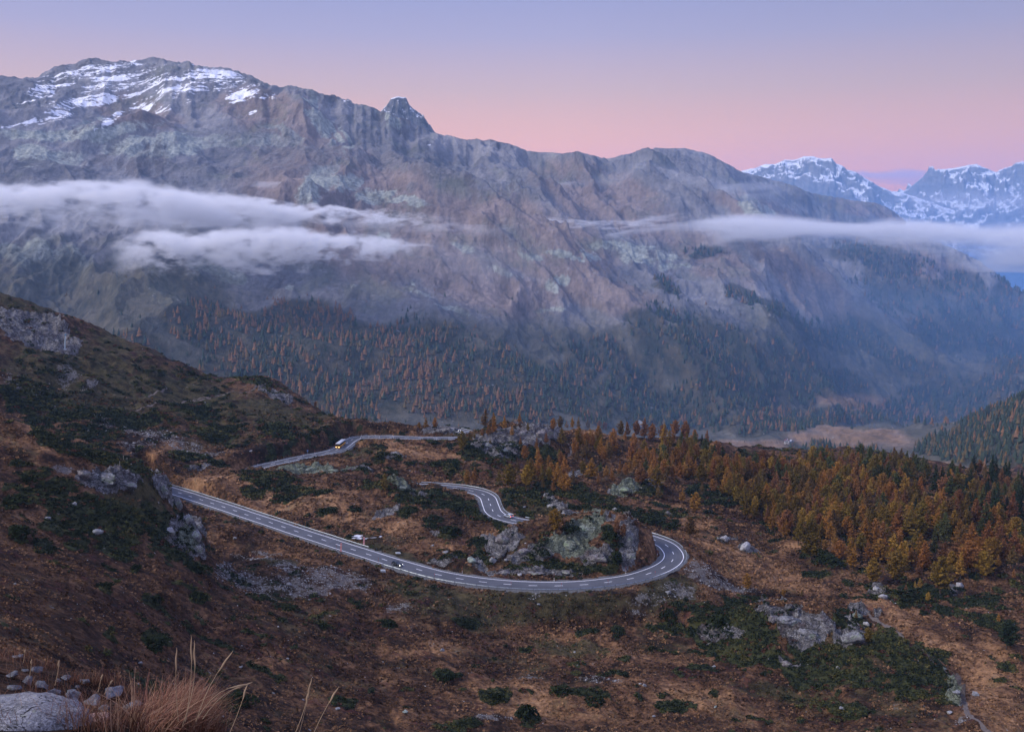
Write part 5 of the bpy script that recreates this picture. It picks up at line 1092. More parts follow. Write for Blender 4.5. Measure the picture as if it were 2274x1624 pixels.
for (sp, col, zn), lst in buckets.items():
    lst.sort(key=lambda t: t[5])
    for k, (sp, p, h, col, sh, vx, vy) in enumerate(lst):
        kind = 'spruce' if (sp == 'spruce' and sh != 'broad') else ('broad' if sh == 'broad' or (sh is None and rs.uniform() < .10) else 'larch')
        tm, cm = TPL[kind][rs.integers(len(TPL[kind]))]
        r = empty('spruce_tree' if sp == 'spruce' else 'larch_tree', (p.x, p.y, p.z - .15), rs.uniform(0, 6.28)); f = h / 10; wd_ = f * rs.uniform(1.05, 1.40); r.scale = (wd_, wd_, f)
        a = bpy.data.objects.new('trunk', tm); COL.objects.link(a); a.parent = r
        b = bpy.data.objects.new('crown', cm); COL.objects.link(b); b.parent = r
        j = rs.uniform(.8, 1.45); q = TINT[col]; b.color = (q[0] * j, q[1] * j * rs.uniform(.92, 1.08), q[2] * j, 1)
        nm = 'spruce' if sp == 'spruce' else 'larch'
        if len(lst) == 1: lab = f'the only {col} {nm} {zn}'
        else: lab = f'{ordinal(k + 1)} {col} {nm} from the left {zn}'
        tag(r, lab, 'tree', 'dark spruces' if sp == 'spruce' else 'autumn larches')

# ------------------------------------------------------------------ the far wood on the mountainside: one mass of many small trees
def wood_mass(name, P, Hh, Wd, Cc, seed, layers=3, sides=6):
    rg = np.random.default_rng(seed); n = len(P); k = layers * (sides + 1)
    V = np.empty((n, k, 3)); ang = np.arange(sides) * 2 * math.pi / sides
    for l in range(layers):
        z0 = .10 + .27 * l; zt = min(1.0, z0 + .52 - .05 * l) if l < layers - 1 else 1.0; rr = (1 - .30 * l) * .5
        j = rg.uniform(.55, 1.25, (n, sides)); a = ang[None, :] + rg.uniform(0, 6.28, (n, 1)); b = l * (sides + 1)
        V[:, b:b + sides, 0] = np.cos(a) * rr * j * Wd[:, None]; V[:, b:b + sides, 1] = np.sin(a) * rr * j * Wd[:, None]
        V[:, b:b + sides, 2] = Hh[:, None] * (z0 + rg.uniform(-.07, .07, (n, sides)))
        V[:, b + sides, :2] = rg.normal(0, .04, (n, 2)) * Wd[:, None]; V[:, b + sides, 2] = Hh * zt
    V += P[:, None, :]
    F = []
    for l in range(layers):
        b = l * (sides + 1)
        for s in range(sides): F.append((b + s, b + (s + 1) % sides, b + sides))
    F = (np.array(F)[None] + (np.arange(n) * k)[:, None, None]).reshape(-1, 3)
    me = np_mesh(name, V.reshape(-1, 3), F)
    a = me.attributes.new('tint', 'FLOAT_COLOR', 'POINT'); cc = np.ones((n, k, 4), np.float32); cc[:, :, :3] = Cc[:, None, :] * rg.uniform(.7, 1.3, (n, k, 1)); a.data.foreach_set('color', cc.ravel())
    g = NB(name + '_needles', .95, .1); g.base(g.attrc('tint')); me.materials.append(g.m)
    o = bpy.data.objects.new(name, me); COL.objects.link(o); tag(o, kind='stuff'); return o
nt_ = 110000; rg = np.random.default_rng(17)
tth = rg.uniform(-.52, .52, nt_); tD = np.sqrt(rg.uniform(1250 ** 2, 3450 ** 2, nt_)); tx, ty = tD * np.sin(tth), tD * np.cos(tth); tz = land_z(tx, ty)
tvx, tvy = project(tx, ty, tz)
m0 = patches(WOOD, tvx, tvy, .55); m1 = patches(WOODV, tvx, tvy, .4); md = patches(MEADOW, tvx, tvy, .2)
cl1 = fbm(tx, ty, 120, 3, seed=91)
prob = np.maximum(np.clip(m0 * 1.0 + cl1 * 1.1 * (m0 > .02), 0, 1) * .62, m1 * .95) * (1 - md * (m1 < .5))
prob = np.maximum(prob, .012 * (tvy > 600))
keep = rg.uniform(size=nt_) < prob * 0.9
dh = np.hypot(tx[:, None] - RH[None, ::6, 0], ty[:, None] - RH[None, ::6, 1]).min(1); hz = np.hypot(tx - r2.location.x, ty - r2.location.y)
keep &= (dh > 14) & (hz > 26) & ~((np.abs(tvx - 1710) < 90) & (tvy > 962) & (tvy < 1000) & (tD > 1500) & (tD < 1790))
tx, ty, tz, tvx, tvy, m1, m0 = (q[keep] for q in (tx, ty, tz, tvx, tvy, m1, m0)); n = len(tx)
po = np.clip(.50 - np.abs(tvx - 720) / 1300 - np.clip(tvx - 1300, 0, 900) / 2600, .07, .6) + .12 * (m1 > .3); po = np.where(tvx > 1960, .10, po); po = po * (.7 + .9 * (fbm(tx, ty, 260, 2, seed=92) > 0))
u = rg.uniform(size=n); Cc = np.where((u < po)[:, None], np.array([.165, .088, .045])[None], np.array([.036, .050, .034])[None]); Cc = np.where(((u > po) & (u < po + .22))[:, None], np.array([.105, .075, .034])[None], Cc)
Hh = rg.uniform(6.5, 19, n) * np.where(m0 + m1 > .3, 1, .6)
wood_mass('far_forest', np.stack([tx, ty, tz - .5], -1), Hh, Hh * rg.uniform(.42, .66, n), Cc, 5)
if EXTRA:
    P = np.array([(t[0].x, t[0].y, t[0].z - .3) for t in EXTRA]); Hh = np.array([t[1] for t in EXTRA]); Cc = np.array([TINT[t[2]] for t in EXTRA])
    rg = np.random.default_rng(8); allP, allF, allC = [], [], []; off = 0
    for t, c in zip(EXTRA, Cc):
        kd = 'spruce' if 'dark' in t[2] else ('larch', 'broad')[rg.integers(2)]
        cm = TPL[kd][rg.integers(len(TPL[kd]))][1]; v = np.empty(len(cm.vertices) * 3, np.float32); cm.vertices.foreach_get('co', v); v = v.reshape(-1, 4, 3)[::2] * (t[1] / 10) ; v = v.copy(); ctr = v.mean(1, keepdims=True); v = ctr + (v - ctr) * 1.45
        a = rg.uniform(0, 6.28); x_, y_ = v[..., 0].copy(), v[..., 1].copy(); v[..., 0] = x_ * math.cos(a) - y_ * math.sin(a); v[..., 1] = x_ * math.sin(a) + y_ * math.cos(a)
        v = v + np.array([t[0].x, t[0].y, t[0].z]); k = len(v) * 4; allP.append(v.reshape(-1, 3)); allF.append(np.arange(off, off + k).reshape(-1, 4)); allC.append(np.repeat((c * rg.uniform(.8, 1.2))[None], k, 0) * rg.uniform(.75, 1.25, (k, 1))); off += k
    me = np_mesh('woodland', np.vstack(allP), np.vstack(allF)); a = me.attributes.new('tint', 'FLOAT_COLOR', 'POINT'); cc = np.ones((off, 4), np.float32); cc[:, :3] = np.vstack(allC); a.data.foreach_set('color', cc.ravel())
    g = NB('woodland_needles', .95, .1); g.base(g.attrc('tint')); me.materials.append(g.m); o = bpy.data.objects.new('woodland', me); COL.objects.link(o); tag(o, kind='stuff')
print('TREES', len(big), ncount, 'extra', len(EXTRA), 'far', n)
# ------------------------------------------------------------------ dwarf shrubs, stones, foreground
def scatter(n, seed, d0, d1, th=.5):
    rg = np.random.default_rng(seed); t = rg.uniform(-th, th, n); D = np.exp(rg.uniform(math.log(d0), math.log(d1), n)); return D * np.sin(t), D * np.cos(t), rg
def clumps(name, X, Y, S, Hs, C, per, seed, leaf, mat):
    rg = np.random.default_rng(seed); n = len(X); Z = land_z(X, Y)
    a = rg.uniform(0, 6.28, (n, per)); q = np.sqrt(rg.uniform(0, 1, (n, per))); h = np.sqrt(np.clip(1 - q ** 2, 0, 1)) * rg.uniform(.35, 1, (n, per))
    P = np.stack([X[:, None] + np.cos(a) * q * S[:, None], Y[:, None] + np.sin(a) * q * S[:, None], Z[:, None] + h * Hs[:, None] - .08], -1).reshape(-1, 3)
    V, F = quads_at(P, np.repeat(leaf, per) if hasattr(leaf, '__len__') else np.full(n * per, leaf), rg, .35)
    me = np_mesh(name, V, F); at_ = me.attributes.new('tint', 'FLOAT_COLOR', 'POINT'); cc = np.ones((n, per * 4, 4), np.float32)
    cc[:, :, :3] = C[:, None, :] * np.repeat(rg.uniform(.6, 1.35, (n, per)), 4, 1)[:, :, None]; at_.data.foreach_set('color', cc.ravel()); me.materials.append(mat)
    o = bpy.data.objects.new(name, me); COL.objects.link(o); return o
_t = NB('tinted_leaves', .9, .12); _t.base(_t.attrc('tint')); M_TINT = _t.m
X, Y, rg = scatter(230000, 31, 175, 760)
mk = sample(M['shrub'], X, Y); ob = sample(M['gravel'], X, Y) + sample(M['trail'], X, Y)
k = (mk > .55) & (ob < .2); k &= rg.uniform(size=len(X)) < np.clip((np.hypot(X, Y) / 380) ** 2, .25, 1) * .8
X, Y = X[k][:21000], Y[k][:21000]
g_ = rg.uniform(size=len(X)) + fbm(X, Y, 22, 2, seed=105) * .8; C = np.where((g_ < .62)[:, None], np.array([.017, .024, .011])[None], np.array([.046, .050, .017])[None]); C = np.where((g_ > 1.0)[:, None], np.array([.080, .070, .022])[None], C); C = np.where((rg.uniform(size=len(X)) > .94)[:, None], np.array([.085, .035, .022])[None], C)
D_ = np.hypot(X, Y); S_ = rg.uniform(.7, 1.7, len(X)) * np.clip(D_ / 380, .7, 1.5)
o = clumps('undergrowth', X, Y, S_, S_ * rg.uniform(.35, .6, len(X)), C, 22, 41, np.clip(D_ / 330, .6, 1.8) * .30, M_TINT); tag(o, kind='stuff'); print('CLUMPS', len(X))
# withered tussocks over the whole near land
X, Y, rg = scatter(210000, 35, 140, 620)
ob = sample(M['gravel'], X, Y) + sample(M['trail'], X, Y) + sample(M['rock'], X, Y) + sample(M['shrub'], X, Y); D_ = np.hypot(X, Y)
k = (ob < .3) & (rg.uniform(size=len(X)) < np.clip((D_ / 400) ** 1.3, .42, 1) * .9 * np.clip(.65 + fbm(X, Y, 12, 3, seed=106) * 1.2, .05, 1)) & (sample(M['scree'], X, Y) < .5)
X, Y = X[k][:82000], Y[k][:82000]; n = len(X); tn, og = sample(M['tan'], X, Y), sample(M['olive'], X, Y); bo = sample(M['bog'], X, Y)
tone = np.clip(.42 + .38 * tn - .22 * bo + fbm(X, Y, 14, 3, seed=107) * .42 + rg.normal(0, .16, n), 0, 1)[:, None]
C = np.array([.034, .017, .010])[None] * (1 - tone) + np.array([.27, .15, .075])[None] * tone; C = np.where((og > .45)[:, None] & (rg.uniform(size=n) < .75)[:, None], np.array([.028, .026, .012])[None] * (1 - tone) + np.array([.105, .088, .040])[None] * tone, C)
S_ = rg.uniform(.25, .75, n) * np.clip(np.hypot(X, Y) / 340, .6, 1.5)
o = clumps('tussocks', X, Y, S_, S_ * rg.uniform(.5, .9, n), C, 7, 43, S_ * .55, M_TINT); tag(o, kind='stuff'); print('TUSSOCKS', n)
# single bushes
def bush_template(seed, per=260):
    rg = np.random.default_rng(seed); a = rg.uniform(0, 6.28, per); q = np.sqrt(rg.uniform(0, 1, per)); lob = 1 + .22 * np.sin(3 * a + seed) + .12 * np.sin(5 * a)
    h = np.sqrt(np.clip(1 - q ** 2, 0, 1)) * rg.uniform(.4, 1, per); P = np.stack([np.cos(a) * q * lob, np.sin(a) * q * lob, h], -1); V, F = quads_at(P, np.full(per, .13), rg, .2)
    me = np_mesh('bush', V, F); me.materials.append(M_NEEDLE); return me
BT = [bush_template(s) for s in range(6)]
BUSH = [(232,1302,36,14,'beside the lower left slope'),(302,1262,26,12,'on the slope under the left crag'),(440,1268,56,18,'at the foot of the left crag'),(347,1332,40,15,'lower on the left slope'),(436,1328,34,18,'below the left crag, near the gravel'),(340,1432,80,22,'low on the brown left slope'),(245,1398,30,10,'at left on the brown slope'),
 (738,1136,26,11,'on the meadow left of the pond'),(795,1135,20,9,'on the meadow above the pond'),(717,1136,18,8,'left among the meadow bushes'),(997,1180,50,16,'on the meadow bank left of the knoll'),(1062,1204,44,17,'against the left side of the knoll'),(987,1238,20,10,'below the knoll beside the road'),(1018,1232,30,14,'under the knoll near the road bend'),
 (1358,1195,34,20,'on the right flank of the knoll'),(1368,1245,36,26,'at the right foot of the knoll'),(1270,1178,34,17,'beside the round golden tree on the knoll'),(1205,1230,34,16,'on the lower face of the knoll'),(850,1010,40,8,'near the far meadow edge'),(423,1118,24,15,'at the left start of the straight road'),
 (1522,1333,16,11,'at the foot of the stony embankment'),(1484,1372,40,26,'at the left end of the dark crag'),(1600,1392,60,34,'on the left part of the dark crag'),(1448,1443,24,14,'in front of the dark crag'),(1390,1500,14,8,'on the tan mound in front of the crag'),(715,1392,30,12,'in the dark bog'),(860,1386,36,14,'on the bog edge below the embankment'),(645,1352,24,10,'on the brown slope below the gravel'),
 (1170,1588,50,32,'at the bottom centre'),(1245,1535,50,18,'on the tan bank at the bottom'),(1320,1560,50,16,'on the lower tan bank'),(1100,1550,40,16,'left on the tan bank'),(990,1503,44,14,'in the boggy ground'),(540,1560,60,26,'behind the foreground grass'),(870,1050,34,8,'on the far brown meadow'),(62,1070,40,16,'on the left shoulder of the crag'),(30,1116,50,20,'on the left edge below the crag'),
 (45,1190,50,26,'on the far left slope'),(700,960,26,9,'by the far hill road'),(970,1031,32,10,'near the meadow before the wood'),(1445,1160,60,18,'on the bank right of the knoll'),(1488,1172,36,14,'above the back of the hairpin'),(1270,1130,30,14,'behind the knoll'),(1838,1250,60,22,'below the wood edge on the meadow'),(2020,1320,70,18,'below the wood at right')]
for i, (vx, vy, w_, h_, where) in enumerate(BUSH):
    p = first_hit(vx, vy)
    if p is None or not off_road(p.x, p.y): continue
    D = math.hypot(p.x, p.y); b = bpy.data.objects.new('bush', BT[i % 6]); COL.objects.link(b); s = w_ / FPX * D / 2
    b.location = (p.x, p.y, p.z - .15); b.scale = (s, s * random.uniform(.7, 1.1), max(.4, h_ / FPX * D * .95)); b.rotation_euler = (0, 0, random.uniform(0, 6)); q = random.uniform(.8, 1.3); b.color = (.020 * q, .029 * q, .012 * q, 1)
    tag(b, f'dark green bush {where}', 'bush', 'dark bushes on the land')

def stone_verts(seed, sub=2, rough=.28, flat=.7):
    import bmesh
    bm = bmesh.new(); bmesh.ops.create_icosphere(bm, subdivisions=sub, radius=1.0); V = np.array([v.co[:] for v in bm.verts]); F = np.array([[v.index for v in f.verts] for f in bm.faces]); bm.free()
    rg = np.random.default_rng(seed)
    for _ in range(9):      # cut flat facets
        n = rg.normal(size=3); n /= np.linalg.norm(n); d = rg.uniform(.45, .85); h = V @ n; V = V - np.clip(h - d, 0, None)[:, None] * n[None]
    nn = perlin(V[:, 0] * 1.7 + seed, V[:, 1] * 1.7 + V[:, 2] * 1.3, seed) ; V = V * (1 + rough * nn)[:, None]; V[:, 2] *= flat; return V, F
_s = NB('stone', .9, .2); _n = _s.noise(.6, 5, .65); _oi = _s.N.new('ShaderNodeObjectInfo')
_c = _s.mix(_s.step(_n, .35, .65), (.15, .145, .145), (.33, .325, .32)); _c = _s.mix(_s.step(_s.noise(.16, 4, .7), .55, .65), _c, (.43, .42, .41)); _c = _s.mix(_s.math('MULTIPLY', _s.step(_s.noise(.9, 3), .55, .65), .5), _c, (.17, .20, .14))
_s.base(_s.mix(1.0, _c, _oi.outputs['Color'], 'MULTIPLY')); _s.bump(_n, .12, .8); M_STONE = _s.m
# loose rubble in one mass
X, Y, rg = scatter(260000, 33, 175, 700)
sc_ = sample(M['scree'], X, Y); rk_ = sample(M['rock'], X, Y); ob = sample(M['gravel'], X, Y)
pr = np.clip(sc_ + fbm(X, Y, 5, 2, seed=79) * .5, 0, 1) * (sc_ > .1) * .60 + rk_ * .05 + .0025 + .012 * sample(M['bog'], X, Y)
k = (rg.uniform(size=len(X)) < pr) & (ob < .05); X, Y = X[k][:15000], Y[k][:15000]; n = len(X)
T = [stone_verts(100 + i, 1, .25, .75) for i in range(6)]; D_ = np.hypot(X, Y); S_ = np.clip(rg.lognormal(-1.75, .5, n), .09, .8) * np.clip(D_ / 350, .6, 1.5); Z = land_z(X, Y)
Vv, Ff, off = [], [], 0
which = rg.integers(0, 6, n)
for i, (V, F) in enumerate(T):
    m = which == i; c = m.sum(); a = rg.uniform(0, 6.28, c); ca, sa = np.cos(a), np.sin(a); W = V[None] * S_[m][:, None, None] * np.array([1, 1, 1])
    W = np.stack([W[..., 0] * ca[:, None] - W[..., 1] * sa[:, None], W[..., 0] * sa[:, None] + W[..., 1] * ca[:, None], W[..., 2]], -1) + np.stack([X[m], Y[m], Z[m] + .1 * S_[m]], -1)[:, None]
    Vv.append(W.reshape(-1, 3)); Ff.append((F[None] + (np.arange(c) * len(V))[:, None, None] + off).reshape(-1, 3)); off += c * len(V)
me = np_mesh('rubble', np.vstack(Vv), np.vstack(Ff)); me.materials.append(M_STONE); o = bpy.data.objects.new('rubble', me); COL.objects.link(o); tag(o, kind='stuff'); print('RUBBLE', n)

ST = []
for i in range(8):
    V, F = stone_verts(200 + i, 3, .30, .72); me = np_mesh('boulder', V, F, True); me.materials.append(M_STONE); ST.append(me)
def boulder(vx, vy, wpx, label, i, tint=(1, 1, 1), flat=1.0, group='boulders on the land', deep=.42, hgt=1.0, rz=None):
    p = first_hit(vx, vy)
    if p is None or (math.hypot(p.x, p.y) > 100 and not off_road(p.x, p.y)): return None
    D = math.hypot(p.x, p.y); s = wpx / FPX * D / 2; b = bpy.data.objects.new('boulder', ST[i % 8]); COL.objects.link(b)
    b.location = (p.x, p.y, p.z + s * (.72 * flat - deep)); b.scale = (s, s * .85, s * flat * hgt); b.rotation_euler = (random.uniform(-.2, .2), random.uniform(-.2, .2), random.uniform(0, 6) if rz is None else rz); b.color = (*tint, 1); tag(b, label, 'boulder', group); return b
W_ = (1.12, 1.12, 1.14); G_ = (.8, .82, .84); L_ = (.95, 1.1, .95)
BO = [(106,1152,17,G_,'rounded grey boulder at the left under the dark bushes'),(216,1184,24,G_,'grey boulder in the hollow below the crag'),(374,1182,24,W_,'white boulder at the right foot of the left crag'),(165,1120,13,G_,'small grey boulder in the dark shrubs under the crag'),(521,1196,13,G_,'grey boulder on the flat between crag and road'),(556,1002,8,W_,'white boulder on the slope above the far road'),(34,1296,8,G_,'small bluish boulder at the left edge of the slope'),
 (297,984,7,W_,'bright flat boulder in the blockfield of the left hill'),(329,964,9,W_,'pale boulder at the top of the left hill blockfield'),(234,957,7,W_,'small pale boulder left of the hill blockfield'),(196,958,7,G_,'single pale stone under the left hill scree'),(280,985,9,G_,'grey boulder among stones on the left hill'),
 (1483,1316,14,G_,'grey boulder on the stony embankment end'),(1960,1326,22,W_,'long pale boulder in the dark ditch below the wood'),(1945,1309,18,W_,'pale boulder at the top of the dark ditch'),(1588,1569,9,L_,'greenish boulder on the tan bank'),(1869,1573,14,G_,'grey boulder on the bare ground before the crag'),(2107,1582,13,W_,'white flat boulder near the trail'),(1860,1482,8,W_,'tiny white boulder in the dark scrub of the crag'),
 (1431,1522,13,G_,'grey boulder by the small stream'),(1421,1518,8,W_,'whitish boulder beside the stream'),(1451,1590,9,G_,'lone grey boulder near the bottom edge'),(1924,1386,17,W_,'pale boulder on the right shoulder of the crag'),(2096,1484,12,L_,'greenish boulder on the outer slope of the crag'),(2166,1543,18,G_,'grey boulder beyond the trail bend'),(2124,1539,18,G_,'grey boulder where the crag meets the trail'),
 (2130,1301,20,W_,'pale slab boulder under the big olive tree'),(1220,1125,17,W_,'large white boulder on the grassy bank behind the knoll'),(1237,1133,10,W_,'smaller white boulder on the grassy bank behind the knoll'),(1252,1141,12,W_,'third white boulder down the grassy bank behind the knoll'),(1365,1131,13,G_,'grey boulder beside the dark bush bank'),(1164,1126,9,G_,'grey boulder on the grassy bank near the silver car'),
 (960,1212,11,G_,'small grey boulder on the meadow near the pond'),(988,1228,16,G_,'grey boulder by the bushes left of the knoll'),(1047,1247,24,L_,'squat boulder at the left foot of the knoll'),(1095,1246,22,G_,'boulder against the base of the knoll'),(1123,1245,16,G_,'angular boulder at the base of the knoll'),(1153,1277,14,W_,'pale boulder on the verge below the knoll'),
 (520,1195,9,G_,'low boulder beside another on the gravel flat'),(642,1298,14,G_,'grey boulder on the gravel fan'),(750,1574,15,G_,'grey boulder in the foreground bog'),(900,1581,15,L_,'flat greenish boulder in the foreground bog'),(982,1444,13,G_,'dark grey boulder by the boggy rill'),(607,1539,9,G_,'small boulder behind the grass tuft'),(535,1481,10,G_,'small grey boulder on the red brown slope'),(310,1473,14,G_,'grey boulder above the foreground grass'),
 (1655,1217,34,(1.1,1.1,1.12),'broad pale outcrop boulder on the meadow right of the hairpin'),(1610,1197,22,(1.1,1.1,1.12),'pale boulder at the meadow edge right of the hairpin'),(1195,1342,12,G_,'grey boulder in the middle of the embankment'),(1585,1480,10,G_,'stone under the scrub of the crag'),(1420,946,26,(.7,.7,.72),'grey rock standing among larches on the skyline'),(760,1228,6,G_,'small stone beside the striped barrier')]
for i, (x, y, w_, t_, lab) in enumerate(BO): boulder(x, y, w_, lab, i, t_)
# faceted bedrock standing out of the slopes
def outcrop_verts(seed):
    import bmesh
    bm = bmesh.new(); bmesh.ops.create_icosphere(bm, subdivisions=4, radius=1.0); V = np.array([v.co[:] for v in bm.verts]); F = np.array([[v.index for v in f.verts] for f in bm.faces]); bm.free()
    rg = np.random.default_rng(seed)
    V = V * (1 + .35 * perlin(V[:, 0] * 1.2 + seed, V[:, 1] * 1.2 + V[:, 2] * .9, seed))[:, None]
    for _ in range(26):
        n = rg.normal(size=3); n[2] *= .8; n /= np.linalg.norm(n); d = rg.uniform(.50, .92); h = V @ n; V = V - np.clip(h - d, 0, None)[:, None] * n[None] * .94
    # joints: steps cut along two planes
    for k in range(2):
        n = rg.normal(size=3); n[2] += .6 * (k == 0); n /= np.linalg.norm(n); h = V @ n * rg.uniform(3.0, 4.5); fr = h - np.floor(h); t = np.cross(n, [0.2, 1, .3]); t /= np.linalg.norm(t)
        V = V + (t[None] * (.10 * (sstep(.42, .58, fr) - .5))[:, None]) 
    V = V + .035 * np.stack([perlin(V[:, 1] * 6, V[:, 2] * 6, seed + k) for k in range(3)], -1)
    return V, F
_o = NB('bedrock', .92, .15); _oi = _o.N.new('ShaderNodeObjectInfo'); n4, n1 = _o.noise(.55, 5, .66), _o.noise(.16, 4, .7)
_c = _o.mix(_o.step(n4, .35, .65), (.11, .105, .107), (.27, .262, .258)); _c = _o.mix(_o.step(n1, .55, .68), _c, (.40, .39, .38)); _c = _o.mix(_o.math('MULTIPLY', _o.step(_o.noise(.8, 4, .7), .50, .60), .7), _c, (.17, .20, .135))
_c = _o.mix(_o.step(_o.math('ABSOLUTE', _o.math('SUBTRACT', _o.noise(.5, 5, .72, None, 1.2), .5)), .022, .0), _c, (.02, .018, .016)); _c = _o.mix(_o.math('MULTIPLY', _o.step(_o.noise(.4, 4, .7), .60, .68), .8), _c, (.04, .045, .018))
_o.base(_o.mix(1.0, _c, _oi.outputs['Color'], 'MULTIPLY')); _o.bump(_o.math('ADD', n4, _o.math('MULTIPLY', n1, .4)), .10, .9); M_BED = _o.m
OT = []
for i in range(7):
    V, F = outcrop_verts(300 + i); me = np_mesh('rock_outcrop', V, F); me.materials.append(M_BED); OT.append(me)
OUT = [(1300,1172,66,26,0,'pale green lichen rock at the top of the knoll inside the hairpin'),(1262,1205,70,26,0,'broad lichened slab in the middle of the knoll'),(1325,1236,56,22,2,'purplish rock low on the right face of the knoll'),(1394,1190,44,42,1,'steep grey cliff rock at the right end of the knoll'),(1398,1234,42,26,1,'broken grey rock under the knoll cliff beside the bend'),(1115,1195,62,30,2,'pale rock rib on the left part of the knoll'),(1160,1222,44,20,2,'low rock between bushes on the left of the knoll'),
 (1210,1225,40,20,0,'rock step below the golden tree on the knoll'),(1120,1268,44,13,2,'dark rock ledge over the verge, left'),(1190,1272,60,14,2,'dark rock ledge over the verge, middle'),(1260,1270,50,12,2,'dark rock ledge over the verge, right'),
 (232,1060,90,30,1,'large grey rock face on the left crag'),(180,1050,50,20,2,'smaller rock left of the big crag face'),(285,1075,46,20,1,'rock on the right of the big crag face'),(362,1080,40,46,1,'steep blue grey rock at the right edge of the crag'),(392,1112,34,34,1,'rock on the crag edge where the road appears'),(412,1150,34,30,3,'light rock down the right edge of the crag'),(436,1186,34,34,3,'pale blue rock at the right foot of the crag'),(440,1218,34,28,3,'whitish rock lowest at the foot of the crag'),(380,1175,22,24,3,'white rock beside bushes at the crag foot'),
 (1760,1378,84,40,1,'big grey rock face on the dark crag at lower right'),(1800,1405,70,34,1,'rock below the big face of the lower right crag'),(1720,1372,46,22,2,'rock left of the big face of the lower right crag'),(1890,1412,66,32,1,'second grey rock face on the lower right crag'),(1905,1366,40,16,0,'pale rock on the right shoulder of the lower right crag'),(1590,1396,60,16,2,'flat pinkish rock on the left of the lower right crag'),(1748,1472,36,12,2,'pale rubble rock under the lower right crag'),
 (1160,960,40,22,2,'grey rock face left on top of the rocky knob'),(1212,958,60,30,2,'rounded purple grey rock on top of the rocky knob'),(1085,985,40,16,1,'rock on the dark left flank of the knob'),(1120,1000,50,16,1,'pale rock band low on the dark knob'),(1390,1086,44,20,0,'pale green rock among larches behind the knoll'),(1455,1078,30,12,2,'grey rock at the wood edge'),(985,954,40,9,2,'pale rocks beside the far road bend'),(885,1083,50,10,0,'green grey slab on the mound left of the upper bend'),(690,1040,54,8,0,'pale green slab under the far road'),(740,1043,40,7,0,'second pale slab under the far road'),(865,1141,36,8,2,'flat rock on the brown meadow')]
for i, (vx, vy, w_, h_, tn, lab) in enumerate(OUT):
    p = first_hit(vx, vy + h_ * .30)
    if p is None: continue
    D = math.hypot(p.x, p.y); sx = w_ / FPX * D / 2 * .92; sz = h_ / FPX * D * .56
    if min(np.hypot(RA[:, 0] - p.x, RA[:, 1] - p.y).min(), np.hypot(RC[:, 0] - p.x, RC[:, 1] - p.y).min()) < 5.5 + sx * .55: sx *= .7
    b = bpy.data.objects.new('rock_outcrop', OT[i % 7]); COL.objects.link(b); b.location = (p.x, p.y + sx * .25, p.z + sz * .15); b.scale = (sx, sx * .62, sz); b.rotation_euler = (random.uniform(-.15, .15), random.uniform(-.15, .15), random.uniform(-.5, .5) + math.pi * random.randint(0, 1))
    b.color = [(.95, 1.08, .86, 1), (.95, .98, 1.04, 1), (1.0, .93, .95, 1), (1.35, 1.38, 1.42, 1)][tn]; tag(b, lab, 'rock', 'bedrock outcrops')
# ---- the photographer's stand: stones, slab, grass
FGB = [(90,1527,40,'bluish stone in the foreground rubble'),(60,1516,34,'foreground stone left of the bluish one'),(23,1503,34,'stone at the left frame edge in the foreground rubble'),(206,1562,54,'broad grey stone in the middle of the foreground rubble'),(250,1546,66,'long flat stone tilted to the right in the foreground'),(293,1572,52,'last grey stone on the right of the foreground rubble'),(40,1461,30,'single pale stone on the grassy edge above the rubble'),
 (81,1490,32,'upper stone of the foreground rubble with shrub'),(170,1526,16,'small dark stone between bigger foreground stones'),(186,1516,28,'stone under the top edge of the foreground rubble'),(146,1508,24,'flat stone in the upper foreground rubble'),(160,1548,50,'wide half buried stone in the foreground rubble'),(118,1540,34,'grey stone beside the half buried foreground stone'),(30,1530,36,'stone low at the left of the foreground rubble'),(55,1490,18,'small stone at top left of the foreground rubble'),(230,1575,30,'small stone by the pink one'),(128,1512,16,'little stone in the foreground grass')]
for i, (x, y, w_, lab) in enumerate(FGB): boulder(x, y, w_, lab, i + 3, (.62, .64, .70), .8, 'stones in the foreground', .35)
boulder(216, 1600, 58, 'pinkish orange stone in the foreground grass', 5, (1.35, .86, .72), .75, 'stones in the foreground', .3)
V, F = stone_verts(402, 5, .12, .55); nn_ = fbm(V[:, 0] * 1.0, V[:, 1] + V[:, 2], .4, 5, .6, seed=5); V = V * (1 + .075 * nn_)[:, None]
_g = NB('granite', .92, .15); _a, _b = _g.noise(.35, 5, .7), _g.noise(.03, 3, .7); _c = _g.mix(_g.step(_a, .35, .65), (.11, .108, .11), (.235, .23, .235)); _c = _g.mix(_g.step(_b, .42, .62), _c, (.30, .295, .30)); _c = _g.mix(_g.math('MULTIPLY', _g.step(_g.noise(.18, 5, .75), .58, .64), .8), _c, (.06, .058, .05)); _c = _g.mix(_g.math('MULTIPLY', _g.step(_g.noise(.25, 4, .7), .60, .66), .6), _c, (.24, .25, .17))
_c = _g.mix(_g.step(_g.math('ABSOLUTE', _g.math('SUBTRACT', _g.noise(.8, 4, .65, None, 1.0), .5)), .010, .0), _c, (.02, .018, .017)); _g.base(_c); _g.bump(_g.math('ADD', _a, _g.math('MULTIPLY', _b, .25)), .06, 1.0)
me = np_mesh('boulder', V, F, True); me.materials.append(_g.m); b = bpy.data.objects.new('boulder', me); COL.objects.link(b); th_, s_ = ray(60, 1640); D = 6.2
b.location = (-2.98, 5.42, -3.04); b.scale = (.66, .5, .46); b.rotation_euler = (R(8), R(10), R(14)); b.color = (.62, .63, .68, 1); tag(b, 'big pale granite block at the bottom left corner', 'boulder', 'stones in the foreground')

